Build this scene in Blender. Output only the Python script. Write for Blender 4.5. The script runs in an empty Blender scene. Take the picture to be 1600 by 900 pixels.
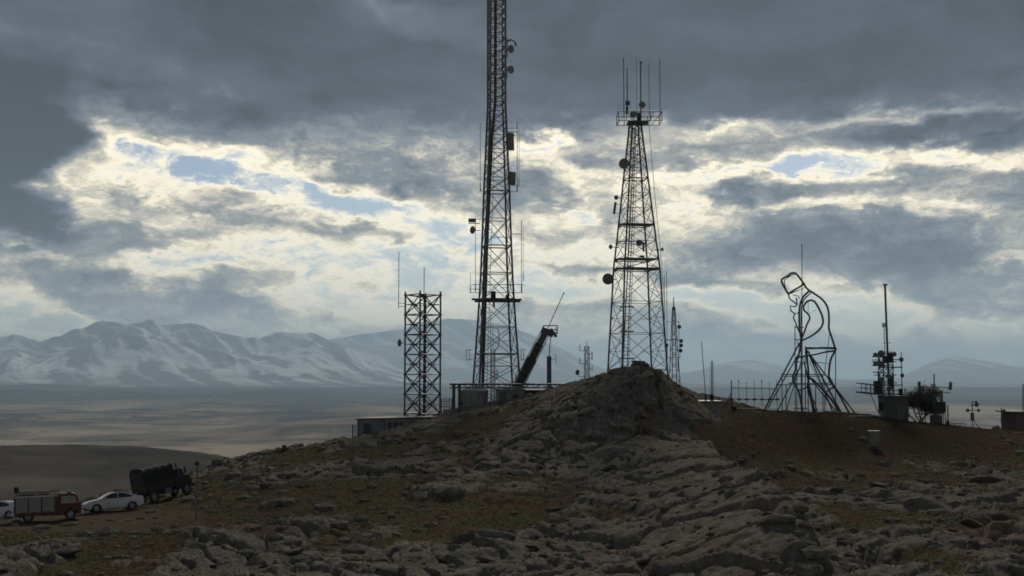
import bpy, bmesh, math, random
import numpy as np
from mathutils import Vector, Matrix, Euler

R = math.radians
scene = bpy.context.scene
COL = scene.collection

# ---------------------------------------------------------------- camera
FPX = 1800.0                      # focal length in photo pixels (photo 1600 x 900)
PITCH = math.atan(135.0 / FPX)    # the level line lies at row 585
cam_data = bpy.data.cameras.new('camera')
cam_data.sensor_width = 36.0
cam_data.lens = 36.0 * FPX / 1600.0
cam_data.clip_start = 0.5
cam_data.clip_end = 200000.0
cam = bpy.data.objects.new('camera', cam_data)
cam.location = (0, 0, 0)
cam.rotation_euler = (math.pi / 2 + PITCH, 0, 0)
COL.objects.link(cam)
scene.camera = cam

def ray(x, y):
    cx, cy = (x - 800.0) / FPX, (450.0 - y) / FPX
    c, s = math.cos(PITCH), math.sin(PITCH)
    return Vector((cx, c - cy * s, s + cy * c))

def at(x, y, Y):
    """world point seen at photo pixel (x, y) at forward distance Y"""
    d = ray(x, y)
    return d * (Y / d.y)

def uv(x, y):
    """azimuth and elevation (degrees) of a photo pixel"""
    d = ray(x, y).normalized()
    return math.degrees(math.atan2(d.x, d.y)), math.degrees(math.asin(d.z))

# ---------------------------------------------------------------- render settings
scene.render.engine = 'CYCLES'
scene.cycles.use_denoising = True
scene.cycles.max_bounces = 4
scene.cycles.diffuse_bounces = 2
scene.cycles.volume_bounces = 1
scene.cycles.pixel_filter_type = 'BLACKMAN_HARRIS'
scene.cycles.filter_width = 1.7
scene.view_settings.view_transform = 'Standard'
scene.view_settings.look = 'None'
scene.view_settings.gamma = 1.0
scene.view_settings.exposure = 0.08
scene.view_settings.use_curve_mapping = False

# ---------------------------------------------------------------- sun (veiled by cloud, ahead and to the right)
SUN_AZ, SUN_EL = 9.0, 33.0
sd = bpy.data.lights.new('sun', 'SUN')
sd.energy = 1.9
sd.angle = R(10.0)
sd.color = (1.0, 0.93, 0.82)
sun = bpy.data.objects.new('sun', sd)
sdir = Vector((math.sin(R(SUN_AZ)) * math.cos(R(SUN_EL)), math.cos(R(SUN_AZ)) * math.cos(R(SUN_EL)), math.sin(R(SUN_EL))))
sun.rotation_euler = sdir.to_track_quat('Z', 'Y').to_euler()
sun.location = sdir * 400
COL.objects.link(sun)
# ---------------------------------------------------------------- world: Nishita sky behind procedural cloud layers
def srgb(r, g, b):
    f = lambda c: (c / 255 / 12.92) if c / 255 <= 0.04045 else ((c / 255 + 0.055) / 1.055) ** 2.4
    return (f(r), f(g), f(b), 1.0)

world = bpy.data.worlds.new('World')
scene.world = world
world.use_nodes = True
world.cycles.sampling_method = 'MANUAL'
world.cycles.sample_map_resolution = 512
wt = world.node_tree
wt.nodes.clear()

class G:
    """tiny helper for wiring shader nodes"""
    def __init__(self, tree): self.t = tree
    def n(self, kind, **kw):
        nd = self.t.nodes.new(kind)
        for k, v in kw.items(): setattr(nd, k, v)
        return nd
    def put(self, sock, v):
        if hasattr(v, 'is_output') or isinstance(v, bpy.types.NodeSocket): self.t.links.new(v, sock)
        else: sock.default_value = v
    def m(self, op, a, b=0.0, c=None, clamp=False):
        nd = self.n('ShaderNodeMath', operation=op, use_clamp=clamp)
        self.put(nd.inputs[0], a)
        if len(nd.inputs) > 1: self.put(nd.inputs[1], b)
        if c is not None: self.put(nd.inputs[2], c)
        return nd.outputs[0]
    def vm(self, op, a, b=(0, 0, 0), scale=None):
        nd = self.n('ShaderNodeVectorMath', operation=op)
        self.put(nd.inputs[0], a); self.put(nd.inputs[1], b)
        if scale is not None: self.put(nd.inputs['Scale'], scale)
        return nd.outputs[0]
    def noise(self, vec, scale, detail=4.0, rough=0.55, lac=2.0, dist=0.0, color=False):
        nd = self.n('ShaderNodeTexNoise')
        self.put(nd.inputs['Vector'], vec); nd.inputs['Scale'].default_value = scale
        nd.inputs['Detail'].default_value = detail; nd.inputs['Roughness'].default_value = rough
        nd.inputs['Lacunarity'].default_value = lac; nd.inputs['Distortion'].default_value = dist
        return nd.outputs['Color' if color else 'Fac']
    def mapr(self, v, a, b, c, d, smooth=False):
        nd = self.n('ShaderNodeMapRange'); nd.clamp = True
        if smooth: nd.interpolation_type = 'SMOOTHSTEP'
        self.put(nd.inputs[0], v)
        for i, q in enumerate((a, b, c, d)): self.put(nd.inputs[i + 1], q)
        return nd.outputs[0]
    def ramp(self, v, stops, interp='LINEAR'):
        nd = self.n('ShaderNodeValToRGB'); cr = nd.color_ramp; cr.interpolation = interp
        while len(cr.elements) < len(stops): cr.elements.new(0.5)
        for e, (p, c) in zip(cr.elements, stops): e.position = p; e.color = c
        self.put(nd.inputs[0], v)
        return nd.outputs[0]
    def mix(self, f, a, b):
        nd = self.n('ShaderNodeMix', data_type='RGBA')
        self.put(nd.inputs[0], f); self.put(nd.inputs[6], a); self.put(nd.inputs[7], b)
        return nd.outputs[2]
    def comb(self, x, y, z=0.0):
        nd = self.n('ShaderNodeCombineXYZ')
        for i, q in enumerate((x, y, z)): self.put(nd.inputs[i], q)
        return nd.outputs[0]

g = G(wt)
tc = g.n('ShaderNodeTexCoord')
dirv = g.vm('NORMALIZE', tc.outputs['Generated'])
sep = g.n('ShaderNodeSeparateXYZ'); wt.links.new(dirv, sep.inputs[0])
az = g.m('MULTIPLY', g.m('ARCTAN2', sep.outputs[0], sep.outputs[1]), 180 / math.pi)
el = g.m('MULTIPLY', g.m('ARCSINE', sep.outputs[2]), 180 / math.pi)
uvv = g.comb(az, el, 0.0)                                   # degrees

# cloud-like edges: warp the layout with fractal noise taken on the direction itself
P3 = g.vm('MULTIPLY', dirv, (1.0, 1.0, 2.2))                # clouds lie flat near the horizon
w1 = g.noise(P3, 5.5, 3.0, 0.55, color=True)
w1 = g.vm('SUBTRACT', w1, (0.5, 0.5, 0.5))
w2 = g.noise(P3, 22.0, 4.0, 0.6, color=True)
w2 = g.vm('SUBTRACT', w2, (0.5, 0.5, 0.5))
warp = g.vm('ADD', g.vm('MULTIPLY', w1, (7.0, 2.8, 0)), g.vm('MULTIPLY', w2, (3.4, 2.3, 0)))
pos = g.vm('ADD', uvv, warp)

# cloud masses, given where they hang (photo pixel -> azimuth, elevation); + thickens, - thins
MASSES = [
    # x, y, rx, ry, rot, amount
    (0, 290, 120, 90, 35, .50), (-80, 230, 220, 120, 0, .45), (60, 215, 130, 50, 30, .3),
    (140, 362, 190, 36, 4, .26), (330, 308, 90, 26, -6, .30), (250, 455, 190, 50, 0, .20), (60, 430, 150, 40, 0, .15),
    (620, 275, 150, 34, 4, .34), (820, 292, 80, 50, 0, .34), (540, 352, 80, 24, 0, .22), (420, 345, 60, 18, 0, .12),
    (1350, 368, 320, 52, 3, .30), (1490, 425, 210, 62, 6, .30), (1130, 395, 130, 30, 0, .22), (1290, 297, 260, 17, 1, .24),
    (1500, 212, 190, 34, -2, .34), (930, 243, 90, 16, 4, .24), (1160, 300, 90, 30, 0, .22), (1130, 440, 110, 22, 8, .22),
    (350, 470, 110, 60, 0, .16), (560, 440, 60, 26, 0, .14), (1180, 520, 170, 30, 0, .10), (1640, 300, 120, 40, 0, .2),
    (880, 425, 60, 14, 0, .16), (700, 460, 60, 20, 0, .08), (1040, 235, 60, 14, 0, .12),
    # bright thin cloud
    (170, 262, 90, 50, -40, -.30), (75, 305, 60, 36, -30, -.26), (300, 285, 110, 34, 0, -.24), (430, 290, 170, 34, 4, -.26), (500, 262, 90, 20, -10, -.20),
    (640, 335, 150, 24, 10, -.24), (270, 418, 95, 44, 0, -.32), (500, 395, 190, 40, 0, -.22), (530, 470, 190, 46, 0, -.34), (600, 420, 120, 34, 0, -.16),
    (40, 395, 90, 14, 0, -.20), (35, 478, 95, 34, 0, -.32), (130, 498, 90, 20, 0, -.30), (860, 235, 110, 30, 0, -.22),
    (1050, 205, 200, 24, 2, -.26), (1250, 190, 260, 14, 0, -.22), (1150, 262, 200, 16, -4, -.26), (1400, 262, 260, 22, 2, -.24), (1300, 325, 240, 10, 2, -.22),
    (860, 345, 90, 30, 0, -.24), (930, 398, 170, 22, 0, -.26), (1040, 330, 90, 50, 20, -.22), (880, 455, 120, 26, 0, -.22),
    (1090, 466, 150, 22, 0, -.34), (1290, 484, 170, 40, 8, -.38), (1570, 520, 110, 32, 0, -.36), (1220, 500, 80, 24, 0, -.16), (1590, 392, 60, 14, 10, -.24),
    (720, 300, 60, 20, 0, -.14), (1500, 178, 160, 10, 0, -.12), (690, 440, 130, 34, 0, -.3), (900, 450, 130, 30, 0, -.16),
    # breaks with blue sky
    (320, 240, 110, 24, 0, -.34), (590, 300, 110, 22, 8, -.40), (700, 375, 90, 26, 6, -.40), (835, 214, 50, 16, 0, -.36),
    (1225, 262, 50, 10, -4, -.34), (180, 420, 30, 16, 0, -.2), (395, 245, 60, 14, 0, -.2), (950, 270, 40, 10, 0, -.1),
    # lighter streaks in the dark deck
    (60, 30, 240, 50, 0, -.16), (660, 30, 190, 40, 10, -.20), (300, 110, 320, 40, 6, -.07), (1250, 40, 300, 60, 0, -.05), (330, 165, 200, 24, 10, .08),
]
acc = None
for (x, y, rx, ry, rot, amt) in MASSES:
    u0, v0 = uv(x, y)
    mp = g.n('ShaderNodeMapping', vector_type='TEXTURE')
    g.put(mp.inputs['Vector'], pos)
    mp.inputs['Location'].default_value = (u0, v0, 0)
    mp.inputs['Rotation'].default_value = (0, 0, R(-rot))
    mp.inputs['Scale'].default_value = (rx / 31.4 * 1.25, ry / 31.4 * 1.25, 1)
    gr = g.n('ShaderNodeTexGradient', gradient_type='SPHERICAL')
    wt.links.new(mp.outputs[0], gr.inputs[0])
    q = g.mapr(gr.outputs['Fac'], 0.0, 0.75, 0.0, amt, smooth=True)
    acc = q if acc is None else g.m('ADD', acc, q)

# the dark deck overhead: closes in above about 12.5 degrees all the way round
sepw = g.n('ShaderNodeSeparateXYZ'); wt.links.new(pos, sepw.inputs[0])
deck = g.mapr(sepw.outputs[1], 9.8, 14.0, 0.0, 0.58, smooth=True)
# broken middle clouds: fractal detail everywhere
fb = g.noise(g.vm('ADD', P3, g.vm('SCALE', w1, scale=0.25)), 9.0, 6.0, 0.58)
fb2 = g.noise(g.vm('ADD', P3, g.vm('SCALE', w2, scale=0.10)), 34.0, 6.0, 0.66)
t = g.m('ADD', 0.365, acc)
amp = g.mapr(el, 12.0, 17.0, 0.62, 0.44)
t = g.m('ADD', t, g.m('MULTIPLY', g.m('SUBTRACT', fb, 0.5), amp))
amp2 = g.mapr(el, 11.0, 15.0, 0.50, 0.10)
t = g.m('ADD', t, g.m('MULTIPLY', g.m('SUBTRACT', fb2, 0.5), amp2))
t = g.m('ADD', t, deck)
# heaped, puffy structure of the middle clouds
vo = g.n('ShaderNodeTexVoronoi'); vo.feature = 'F1'; vo.normalize = True
g.put(vo.inputs['Vector'], g.vm('ADD', P3, g.vm('SCALE', w2, scale=0.16)))
vo.inputs['Scale'].default_value = 17.0; vo.inputs['Detail'].default_value = 3.0; vo.inputs['Roughness'].default_value = 0.6; vo.inputs['Lacunarity'].default_value = 2.3
t = g.m('ADD', t, g.m('MULTIPLY', g.m('SUBTRACT', vo.outputs['Distance'], 0.33), g.mapr(el, 10.0, 15.0, 0.95, 0.10)))
t = g.m('ADD', t, 0.0)

cloud = g.ramp(t, [(0.00, srgb(236, 226, 204)), (0.16, srgb(238, 226, 198)), (0.30, srgb(208, 199, 178)), (0.42, srgb(176, 173, 165)),
                   (0.58, srgb(140, 145, 152)), (0.78, srgb(90, 97, 112)), (1.0, srgb(57, 61, 72))])
cover = g.mapr(t, -0.16, 0.19, 0.0, 1.0, smooth=True)
sky = g.n('ShaderNodeTexSky', sky_type='NISHITA')
sky.sun_disc = False
sky.sun_elevation = R(SUN_EL); sky.sun_rotation = R(SUN_AZ)
sky.altitude = 1200; sky.dust_density = 1.0; sky.ozone_density = 1.0
bg_sky = g.n('ShaderNodeBackground'); wt.links.new(sky.outputs[0], bg_sky.inputs[0]); bg_sky.inputs[1].default_value = 0.07
bg_cl = g.n('ShaderNodeBackground'); g.put(bg_cl.inputs[0], cloud); g.put(bg_cl.inputs[1], g.mapr(t, 0.12, 0.55, 1.66, 0.88))
mx = g.n('ShaderNodeMixShader')
g.put(mx.inputs[0], cover); wt.links.new(bg_sky.outputs[0], mx.inputs[1]); wt.links.new(bg_cl.outputs[0], mx.inputs[2])
wo = g.n('ShaderNodeOutputWorld'); wt.links.new(mx.outputs[0], wo.inputs[0])
# ---------------------------------------------------------------- helpers: numpy noise
def _h(ix, iy, seed):
    n = (ix.astype(np.int64) * 374761393 + iy.astype(np.int64) * 668265263 + seed * 974634777) & 0xFFFFFFFF
    n = ((n ^ (n >> 13)) * 1274126177) & 0xFFFFFFFF
    n = (n ^ (n >> 16)) & 0xFFFFFFFF
    return n.astype(np.float64) / 4294967295.0

def vnoise(x, y, seed=0):
    ix, iy = np.floor(x), np.floor(y)
    fx, fy = x - ix, y - iy
    fx = fx * fx * fx * (fx * (fx * 6 - 15) + 10); fy = fy * fy * fy * (fy * (fy * 6 - 15) + 10)
    a, b = _h(ix, iy, seed), _h(ix + 1, iy, seed)
    c, d = _h(ix, iy + 1, seed), _h(ix + 1, iy + 1, seed)
    return (a + (b - a) * fx) * (1 - fy) + (c + (d - c) * fx) * fy

def fbm(x, y, octv=5, seed=0, gain=0.5):
    s, a, t = 0.0, 1.0, 0.0
    for i in range(octv):
        s = s + a * (vnoise(x, y, seed + i * 17) - 0.5); t += a
        x, y = x * 1.97 * 0.8 - y * 1.97 * 0.6 + 11.3, x * 1.97 * 0.6 + y * 1.97 * 0.8 - 4.7
        a *= gain
    return s / t * 2

def ridged(x, y, octv=5, seed=0, gain=0.5):
    s, a, t = 0.0, 1.0, 0.0
    for i in range(octv):
        v = 1 - np.abs(2 * vnoise(x, y, seed + i * 29) - 1)
        s = s + a * v * v; t += a
        x, y = x * 2.03 * 0.8 - y * 2.03 * 0.6 + 7.1, x * 2.03 * 0.6 + y * 2.03 * 0.8 + 3.3
        a *= gain
    return s / t

def blocks(x, y, seed):
    """fractured rock: cells with their own height and tilt; returns height -1..1 and the distance to the joint"""
    ix, iy = np.floor(x), np.floor(y)
    f1 = np.full(x.shape, 9.0); f2 = np.full(x.shape, 9.0); hh = np.zeros(x.shape)
    for dx in (-1, 0, 1):
        for dy in (-1, 0, 1):
            jx, jy = ix + dx, iy + dy
            px = jx + 0.1 + 0.8 * _h(jx, jy, seed); py = jy + 0.1 + 0.8 * _h(jx, jy, seed + 1)
            ddx, ddy = x - px, y - py
            d = np.sqrt(ddx * ddx + ddy * ddy)
            h = (_h(jx, jy, seed + 2) - 0.5) * 1.6 + (_h(jx, jy, seed + 3) - 0.5) * 1.7 * ddx + (_h(jx, jy, seed + 4) - 0.5) * 1.7 * ddy
            near = d < f1
            f2 = np.where(near, f1, np.minimum(f2, d))
            hh = np.where(near, h, hh)
            f1 = np.where(near, d, f1)
    return hh, f2 - f1

def sstep(a, b, x):
    t = np.clip((x - a) / (b - a), 0, 1)
    return t * t * (3 - 2 * t)

# ---------------------------------------------------------------- helpers: materials
def material(name):
    m = bpy.data.materials.new(name); m.use_nodes = True
    t = m.node_tree; t.nodes.clear()
    gg = G(t)
    out = gg.n('ShaderNodeOutputMaterial'); bs = gg.n('ShaderNodeBsdfPrincipled')
    t.links.new(bs.outputs[0], out.inputs[0])
    return m, gg, bs

def plain_mat(name, col, rough=0.6, metal=0.0, var=0.25, scale=3.0, bump=0.0, spec=0.5, stain=None):
    """painted or worn surface: base colour broken by two scales of noise"""
    m, gg, bs = material(name)
    tcn = gg.n('ShaderNodeTexCoord')
    vec = tcn.outputs['Object']
    n1 = gg.noise(vec, scale, 6.0, 0.6); n2 = gg.noise(vec, scale * 6.3, 4.0, 0.6)
    k = gg.m('ADD', gg.m('MULTIPLY', n1, 0.7), gg.m('MULTIPLY', n2, 0.3))
    lo = tuple(c * (1 - var) for c in col) + (1,); hi = tuple(min(1, c * (1 + var)) for c in col) + (1,)
    cc = gg.ramp(k, [(0.3, lo), (0.7, hi)])
    if stain:
        cc = gg.mix(gg.mapr(gg.noise(vec, scale * 0.8, 8.0, 0.65), 0.52, 0.70, 0.0, 0.8), cc, tuple(stain) + (1,))
    gg.put(bs.inputs['Base Color'], cc)
    gg.put(bs.inputs['Roughness'], gg.mapr(n2, 0.2, 0.8, max(0.05, rough - 0.1), min(1, rough + 0.1)))
    bs.inputs['Metallic'].default_value = metal
    bs.inputs['Specular IOR Level'].default_value = spec
    if bump:
        b = gg.n('ShaderNodeBump'); b.inputs['Strength'].default_value = bump; b.inputs['Distance'].default_value = 0.02
        gg.put(b.inputs['Height'], k); m.node_tree.links.new(b.outputs[0], bs.inputs['Normal'])
    return m

def grid_mesh(name, X, Y, Z, attrs=None):
    nr, nc = X.shape
    me = bpy.data.meshes.new(name)
    co = np.stack([X, Y, Z], -1).reshape(-1, 3).astype(np.float32)
    i = np.arange(nr * nc).reshape(nr, nc)
    q = np.stack([i[:-1, :-1], i[:-1, 1:], i[1:, 1:], i[1:, :-1]], -1).reshape(-1, 4).astype(np.int32)
    me.vertices.add(len(co)); me.vertices.foreach_set('co', co.ravel())
    me.loops.add(q.size); me.loops.foreach_set('vertex_index', q.ravel())
    me.polygons.add(len(q)); me.polygons.foreach_set('loop_start', np.arange(0, q.size, 4, dtype=np.int32))
    for k, v in (attrs or {}).items():
        a = me.attributes.new(k, 'FLOAT', 'POINT'); a.data.foreach_set('value', v.ravel().astype(np.float32))
    me.update(); me.validate()
    me.polygons.foreach_set('use_smooth', np.ones(len(q), dtype=bool))
    return me

def link(name, me, mat=None, parent=None):
    o = bpy.data.objects.new(name, me); COL.objects.link(o)
    if mat is not None: me.materials.append(mat)
    if parent is not None: o.parent = parent
    return o

# ---------------------------------------------------------------- the rocky hill
CTRL = [  # photo x, photo y, forward distance of points on the ground
    (-300, 900, 50), (0, 905, 48), (400, 905, 50), (800, 905, 52), (1200, 905, 48), (1600, 905, 46), (1900, 900, 48),
    (-250, 830, 76), (0, 842, 68), (150, 850, 64), (400, 820, 70), (600, 815, 70), (800, 820, 70), (1000, 815, 68), (1200, 820, 68), (1400, 825, 66), (1600, 830, 64), (1850, 820, 66),
    (-150, 822, 84), (20, 815, 86), (70, 816, 85), (175, 797, 92), (215, 792, 96), (260, 785, 106), (300, 775, 106), (300, 800, 88),
    (330, 738, 124), (300, 756, 118), (390, 720, 128), (445, 705, 132), (500, 692, 136), (560, 684, 142), (640, 664, 146), (700, 645, 147), (770, 636, 146), (830, 624, 140), (885, 612, 130), (925, 600, 120),
    (400, 770, 90), (550, 750, 95), (650, 720, 108), (560, 710, 120), (700, 760, 86), (780, 690, 118), (800, 745, 92), (850, 660, 115),
    (958, 589, 112), (990, 580, 111), (1015, 581, 112), (1034, 590, 113), (1048, 604, 114.5), (1059, 624, 116.5), (1066, 648, 119), (1080, 672, 118), (1100, 682, 118), (1130, 684, 119), (1090, 668, 123), (1115, 668, 123), (960, 620, 108), (1000, 650, 105), (940, 680, 102), (900, 720, 98), (1020, 720, 94), (1060, 680, 102),
    (1120, 660, 128), (1150, 652, 132), (1230, 648, 136), (1300, 647, 137), (1360, 650, 136), (1420, 660, 136), (1480, 664, 136), (1560, 672, 136), (1620, 672, 136), (1800, 690, 136),
    (1160, 694, 117), (1300, 708, 116), (1450, 716, 114), (1560, 712, 116), (1620, 705, 118),
    (1250, 760, 95), (1400, 770, 90), (1520, 765, 92), (1620, 765, 90), (1800, 760, 95),
    # behind the crest
    (660, 656, 153), (775, 642, 160), (850, 640, 157), (995, 600, 133), (1055, 618, 136), (1090, 650, 134), (1240, 648, 146), (1300, 648, 146), (1390, 656, 142), (1600, 674, 142),
    (915, 600, 150), (600, 672, 152), (700, 650, 158),
]
cp = [tuple(at(x, y, d)) for (x, y, d) in CTRL]
# near ground falling away from the viewer, and the far sides falling towards the plain
cp += [(x, 0, -1.7 - abs(x) * .02) for x in (-30, 0, 30)] + [(x, 22, -5.2) for x in (-22, 0, 22)]
cp += [(-120, 130, -30), (-75, 150, -26), (-45, 175, -20), (-20, 190, -14), (5, 190, -13), (30, 190, -12), (60, 190, -12), (95, 190, -14), (120, 150, -12)]
cp += [(-60, 118, -16.5), (-78, 96, -18)]
cp += [(-130, 200, -52), (-60, 230, -44), (0, 240, -36), (60, 240, -36), (130, 230, -38), (200, 180, -30), (200, 90, -18), (-200, 100, -38)]
cp = np.array(cp)
def _tps(r2): return np.where(r2 > 0, r2 * np.log(np.maximum(r2, 1e-12)), 0.0)
_n = len(cp); _S = 60.0
_XY = cp[:, :2] / _S
_K = _tps(((_XY[:, None] - _XY[None]) ** 2).sum(-1)) + np.eye(_n) * 0.0002
_P = np.hstack([np.ones((_n, 1)), _XY])
_A = np.block([[_K, _P], [_P.T, np.zeros((3, 3))]])
_W = np.linalg.solve(_A, np.concatenate([cp[:, 2], np.zeros(3)]))
def base_z(x, y):
    X = np.stack([x.ravel(), y.ravel()], -1) / _S
    out = np.empty(len(X))
    for i in range(0, len(X), 60000):
        b = X[i:i + 60000]
        out[i:i + 60000] = _tps(((b[:, None] - _XY[None]) ** 2).sum(-1)) @ _W[:_n] + _W[_n] + b @ _W[_n + 1:]
    out = out.reshape(x.shape)
    r = np.hypot(x, y)
    far = -34 - (r - 220) * 0.42
    k = sstep(185, 300, r)
    return out * (1 - k) + far * k

RIDGE = [tuple(at(*q))[:2] for q in ((1088, 690, 98), (1100, 710, 92), (1128, 745, 83), (1180, 810, 70), (1250, 900, 52))]
def ridge_add(x, y):
    """the bare slab that runs down from the summit: broad on the left, a sharp drop on the right"""
    best = np.full(x.shape, 1e9); side = np.zeros(x.shape)
    for (ax, ay), (bx, by) in zip(RIDGE[:-1], RIDGE[1:]):
        vx, vy = bx - ax, by - ay; L2 = vx * vx + vy * vy
        t = np.clip(((x - ax) * vx + (y - ay) * vy) / L2, 0, 1)
        dx, dy = x - ax - t * vx, y - ay - t * vy
        d = np.hypot(dx, dy); s = np.sign(vx * dy - vy * dx)      # the line runs towards the viewer: s > 0 is its right in the photo
        side = np.where(d < best, s, side); best = np.minimum(best, d)
    right = side > 0
    return np.where(right, np.exp(-(best / 0.9) ** 2) * 2.3 - 0.9 * np.exp(-((best - 3) / 2.2) ** 2) * sstep(.3, 2, best), np.exp(-(best / 5.0) ** 2) * 2.3) * sstep(104, 90, y), best, right

def px_of(x, y, z):
    c, s = math.cos(PITCH), math.sin(PITCH)
    f = y * c + z * s
    return 800 + FPX * x / f, 450 - FPX * (-y * s + z * c) / f

def hill_z(x, y, full=True):
    z = base_z(x, y)
    ra, rd, rright = ridge_add(x, y)
    z = z + ra
    # how rocky: summit, slab and knolls are bare; hollows hold soil and dry grass
    m = fbm(x / 17 + 3.1, y / 17, 4, 5)
    m2 = fbm(x / 4.6, y / 8.5 + 9, 5, 15, 0.6)
    px, py = px_of(x, y, z)
    rock = 0.52 + 0.70 * m + 0.95 * m2
    rock += 0.55 * np.exp(-(rd / 6.0) ** 2) * (~rright | (rd < 1.5))
    rock += 0.6 * np.exp(-(((px - 980) / 175) ** 2 + ((py - 650) / 100) ** 2)) + 0.22 * np.exp(-(((px - 1080) / 170) ** 2 + ((py - 800) / 90) ** 2))
    rock += 0.55 * np.exp(-(((px - 840) / 240) ** 2 + ((py - 650) / 50) ** 2))
    rock += 0.35 * np.exp(-(((px - 950) / 380) ** 2 + ((py - 870) / 55) ** 2))
    bank = np.exp(-(((px + 60 * m2 - 1345) / 228) ** 4 + ((py + 14 * m2 - 682) / 36) ** 4))           # the smooth grassy bank on the right
    rock -= 1.3 * bank
    track = np.exp(-(((px - 130) / 210) ** 4 + ((py - 812) / 22) ** 2))           # the dirt track the vehicles stand on
    rock -= 1.2 * track
    rock -= 0.4 * np.exp(-(((px - 700) / 300) ** 2 + ((py - 765) / 28) ** 2))
    rock = sstep(0.34, 0.72, rock)
    lift = np.zeros_like(z)
    slab = np.exp(-((rd - 1.8) / 4.2) ** 2) * (~rright) * sstep(112, 100, y)
    # fractured strata, dipping to the lower right
    a = R(28); xr = x * math.cos(a) + y * math.sin(a); yr = -x * math.sin(a) + y * math.cos(a)
    wx, wy = fbm(x / 4, y / 4, 3, 40) * 1.2, fbm(x / 4, y / 4, 3, 44) * 1.2
    soft = 1 - 0.75 * np.clip(bank + track, 0, 1)
    for sx, sy, h, seed in ((5.2, 8.5, 0.80, 100), (2.2, 3.4, 0.42, 200), (0.95, 1.3, 0.17, 300), (0.42, 0.5, 0.07, 400)):
        b, j = blocks((xr + wx) / sx, (yr + wy) / sy, seed)
        crack = 1 - sstep(0.0, 0.11, j)
        lift += h * (b * 0.42 + 0.22 - crack * 0.50) * rock * (1 - (0.0 if sx > 5 else 0.72) * slab)
    lift += 0.26 * fbm(x / 1.3, y / 1.6, 6, 60, 0.62) * (0.3 + 0.7 * rock)
    lift += 0.55 * fbm(x / 9, y / 9, 4, 70) * soft
    lift *= 1 - 0.75 * np.exp(-(((px - 1100) / 45) ** 2 + ((py - 665) / 28) ** 2))
    near = sstep(16, 34, np.hypot(x, y))
    far = 1 - sstep(200, 320, np.hypot(x, y))
    return z + lift * near * far, rock, bank, track, slab

NA, ND = 1150, 560
ang = R(1) * np.linspace(-31, 31, NA)
dist = np.concatenate([np.linspace(2, 36, 24)[:-1], 36 + (158 - 36) * np.linspace(0, 1, ND) ** 1.25, np.linspace(162, 700, 60)])
AA, DD = np.meshgrid(ang, dist)
HX, HY = np.tan(AA) * DD, DD.copy()
HZ, H_rock, H_bank, H_track, H_slab = hill_z(HX, HY)
# ledges and overhangs: push steep rock towards and away from the viewer
_st = np.clip(np.abs(np.gradient(HZ, axis=0)) / np.maximum(np.gradient(HY, axis=0), 1e-3), 0, 1.2) * H_rock * sstep(90, 98, HY) * (HY < 135)
for _k in range(2):
    _st[1:-1, 1:-1] = (_st[1:-1, 1:-1] + _st[:-2, 1:-1] + _st[2:, 1:-1] + _st[1:-1, :-2] + _st[1:-1, 2:]) / 5
_b1, _j1 = blocks((HX + 0.7 * fbm(HX / 2, HZ / 1.2, 3, 500)) / 1.9 + HZ / 2.2, HZ / 0.85, 510)
_b2, _j2 = blocks(HX / 0.8 + HZ / 1.1, HZ / 0.4, 520)
HYD = HY - _st * (0.85 * (_b1 * 0.5 + 0.2 - 0.6 * (1 - sstep(0, 0.13, _j1))) + 0.35 * (_b2 * 0.5 - 0.5 * (1 - sstep(0, 0.13, _j2))) + 0.35 * fbm(HX / 1.1, HZ / 0.8, 5, 530, 0.6))
hill_me = grid_mesh('hill', HX, HYD, HZ, {'rock': H_rock, 'bank': H_bank, 'track': H_track, 'slab': H_slab})

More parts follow.
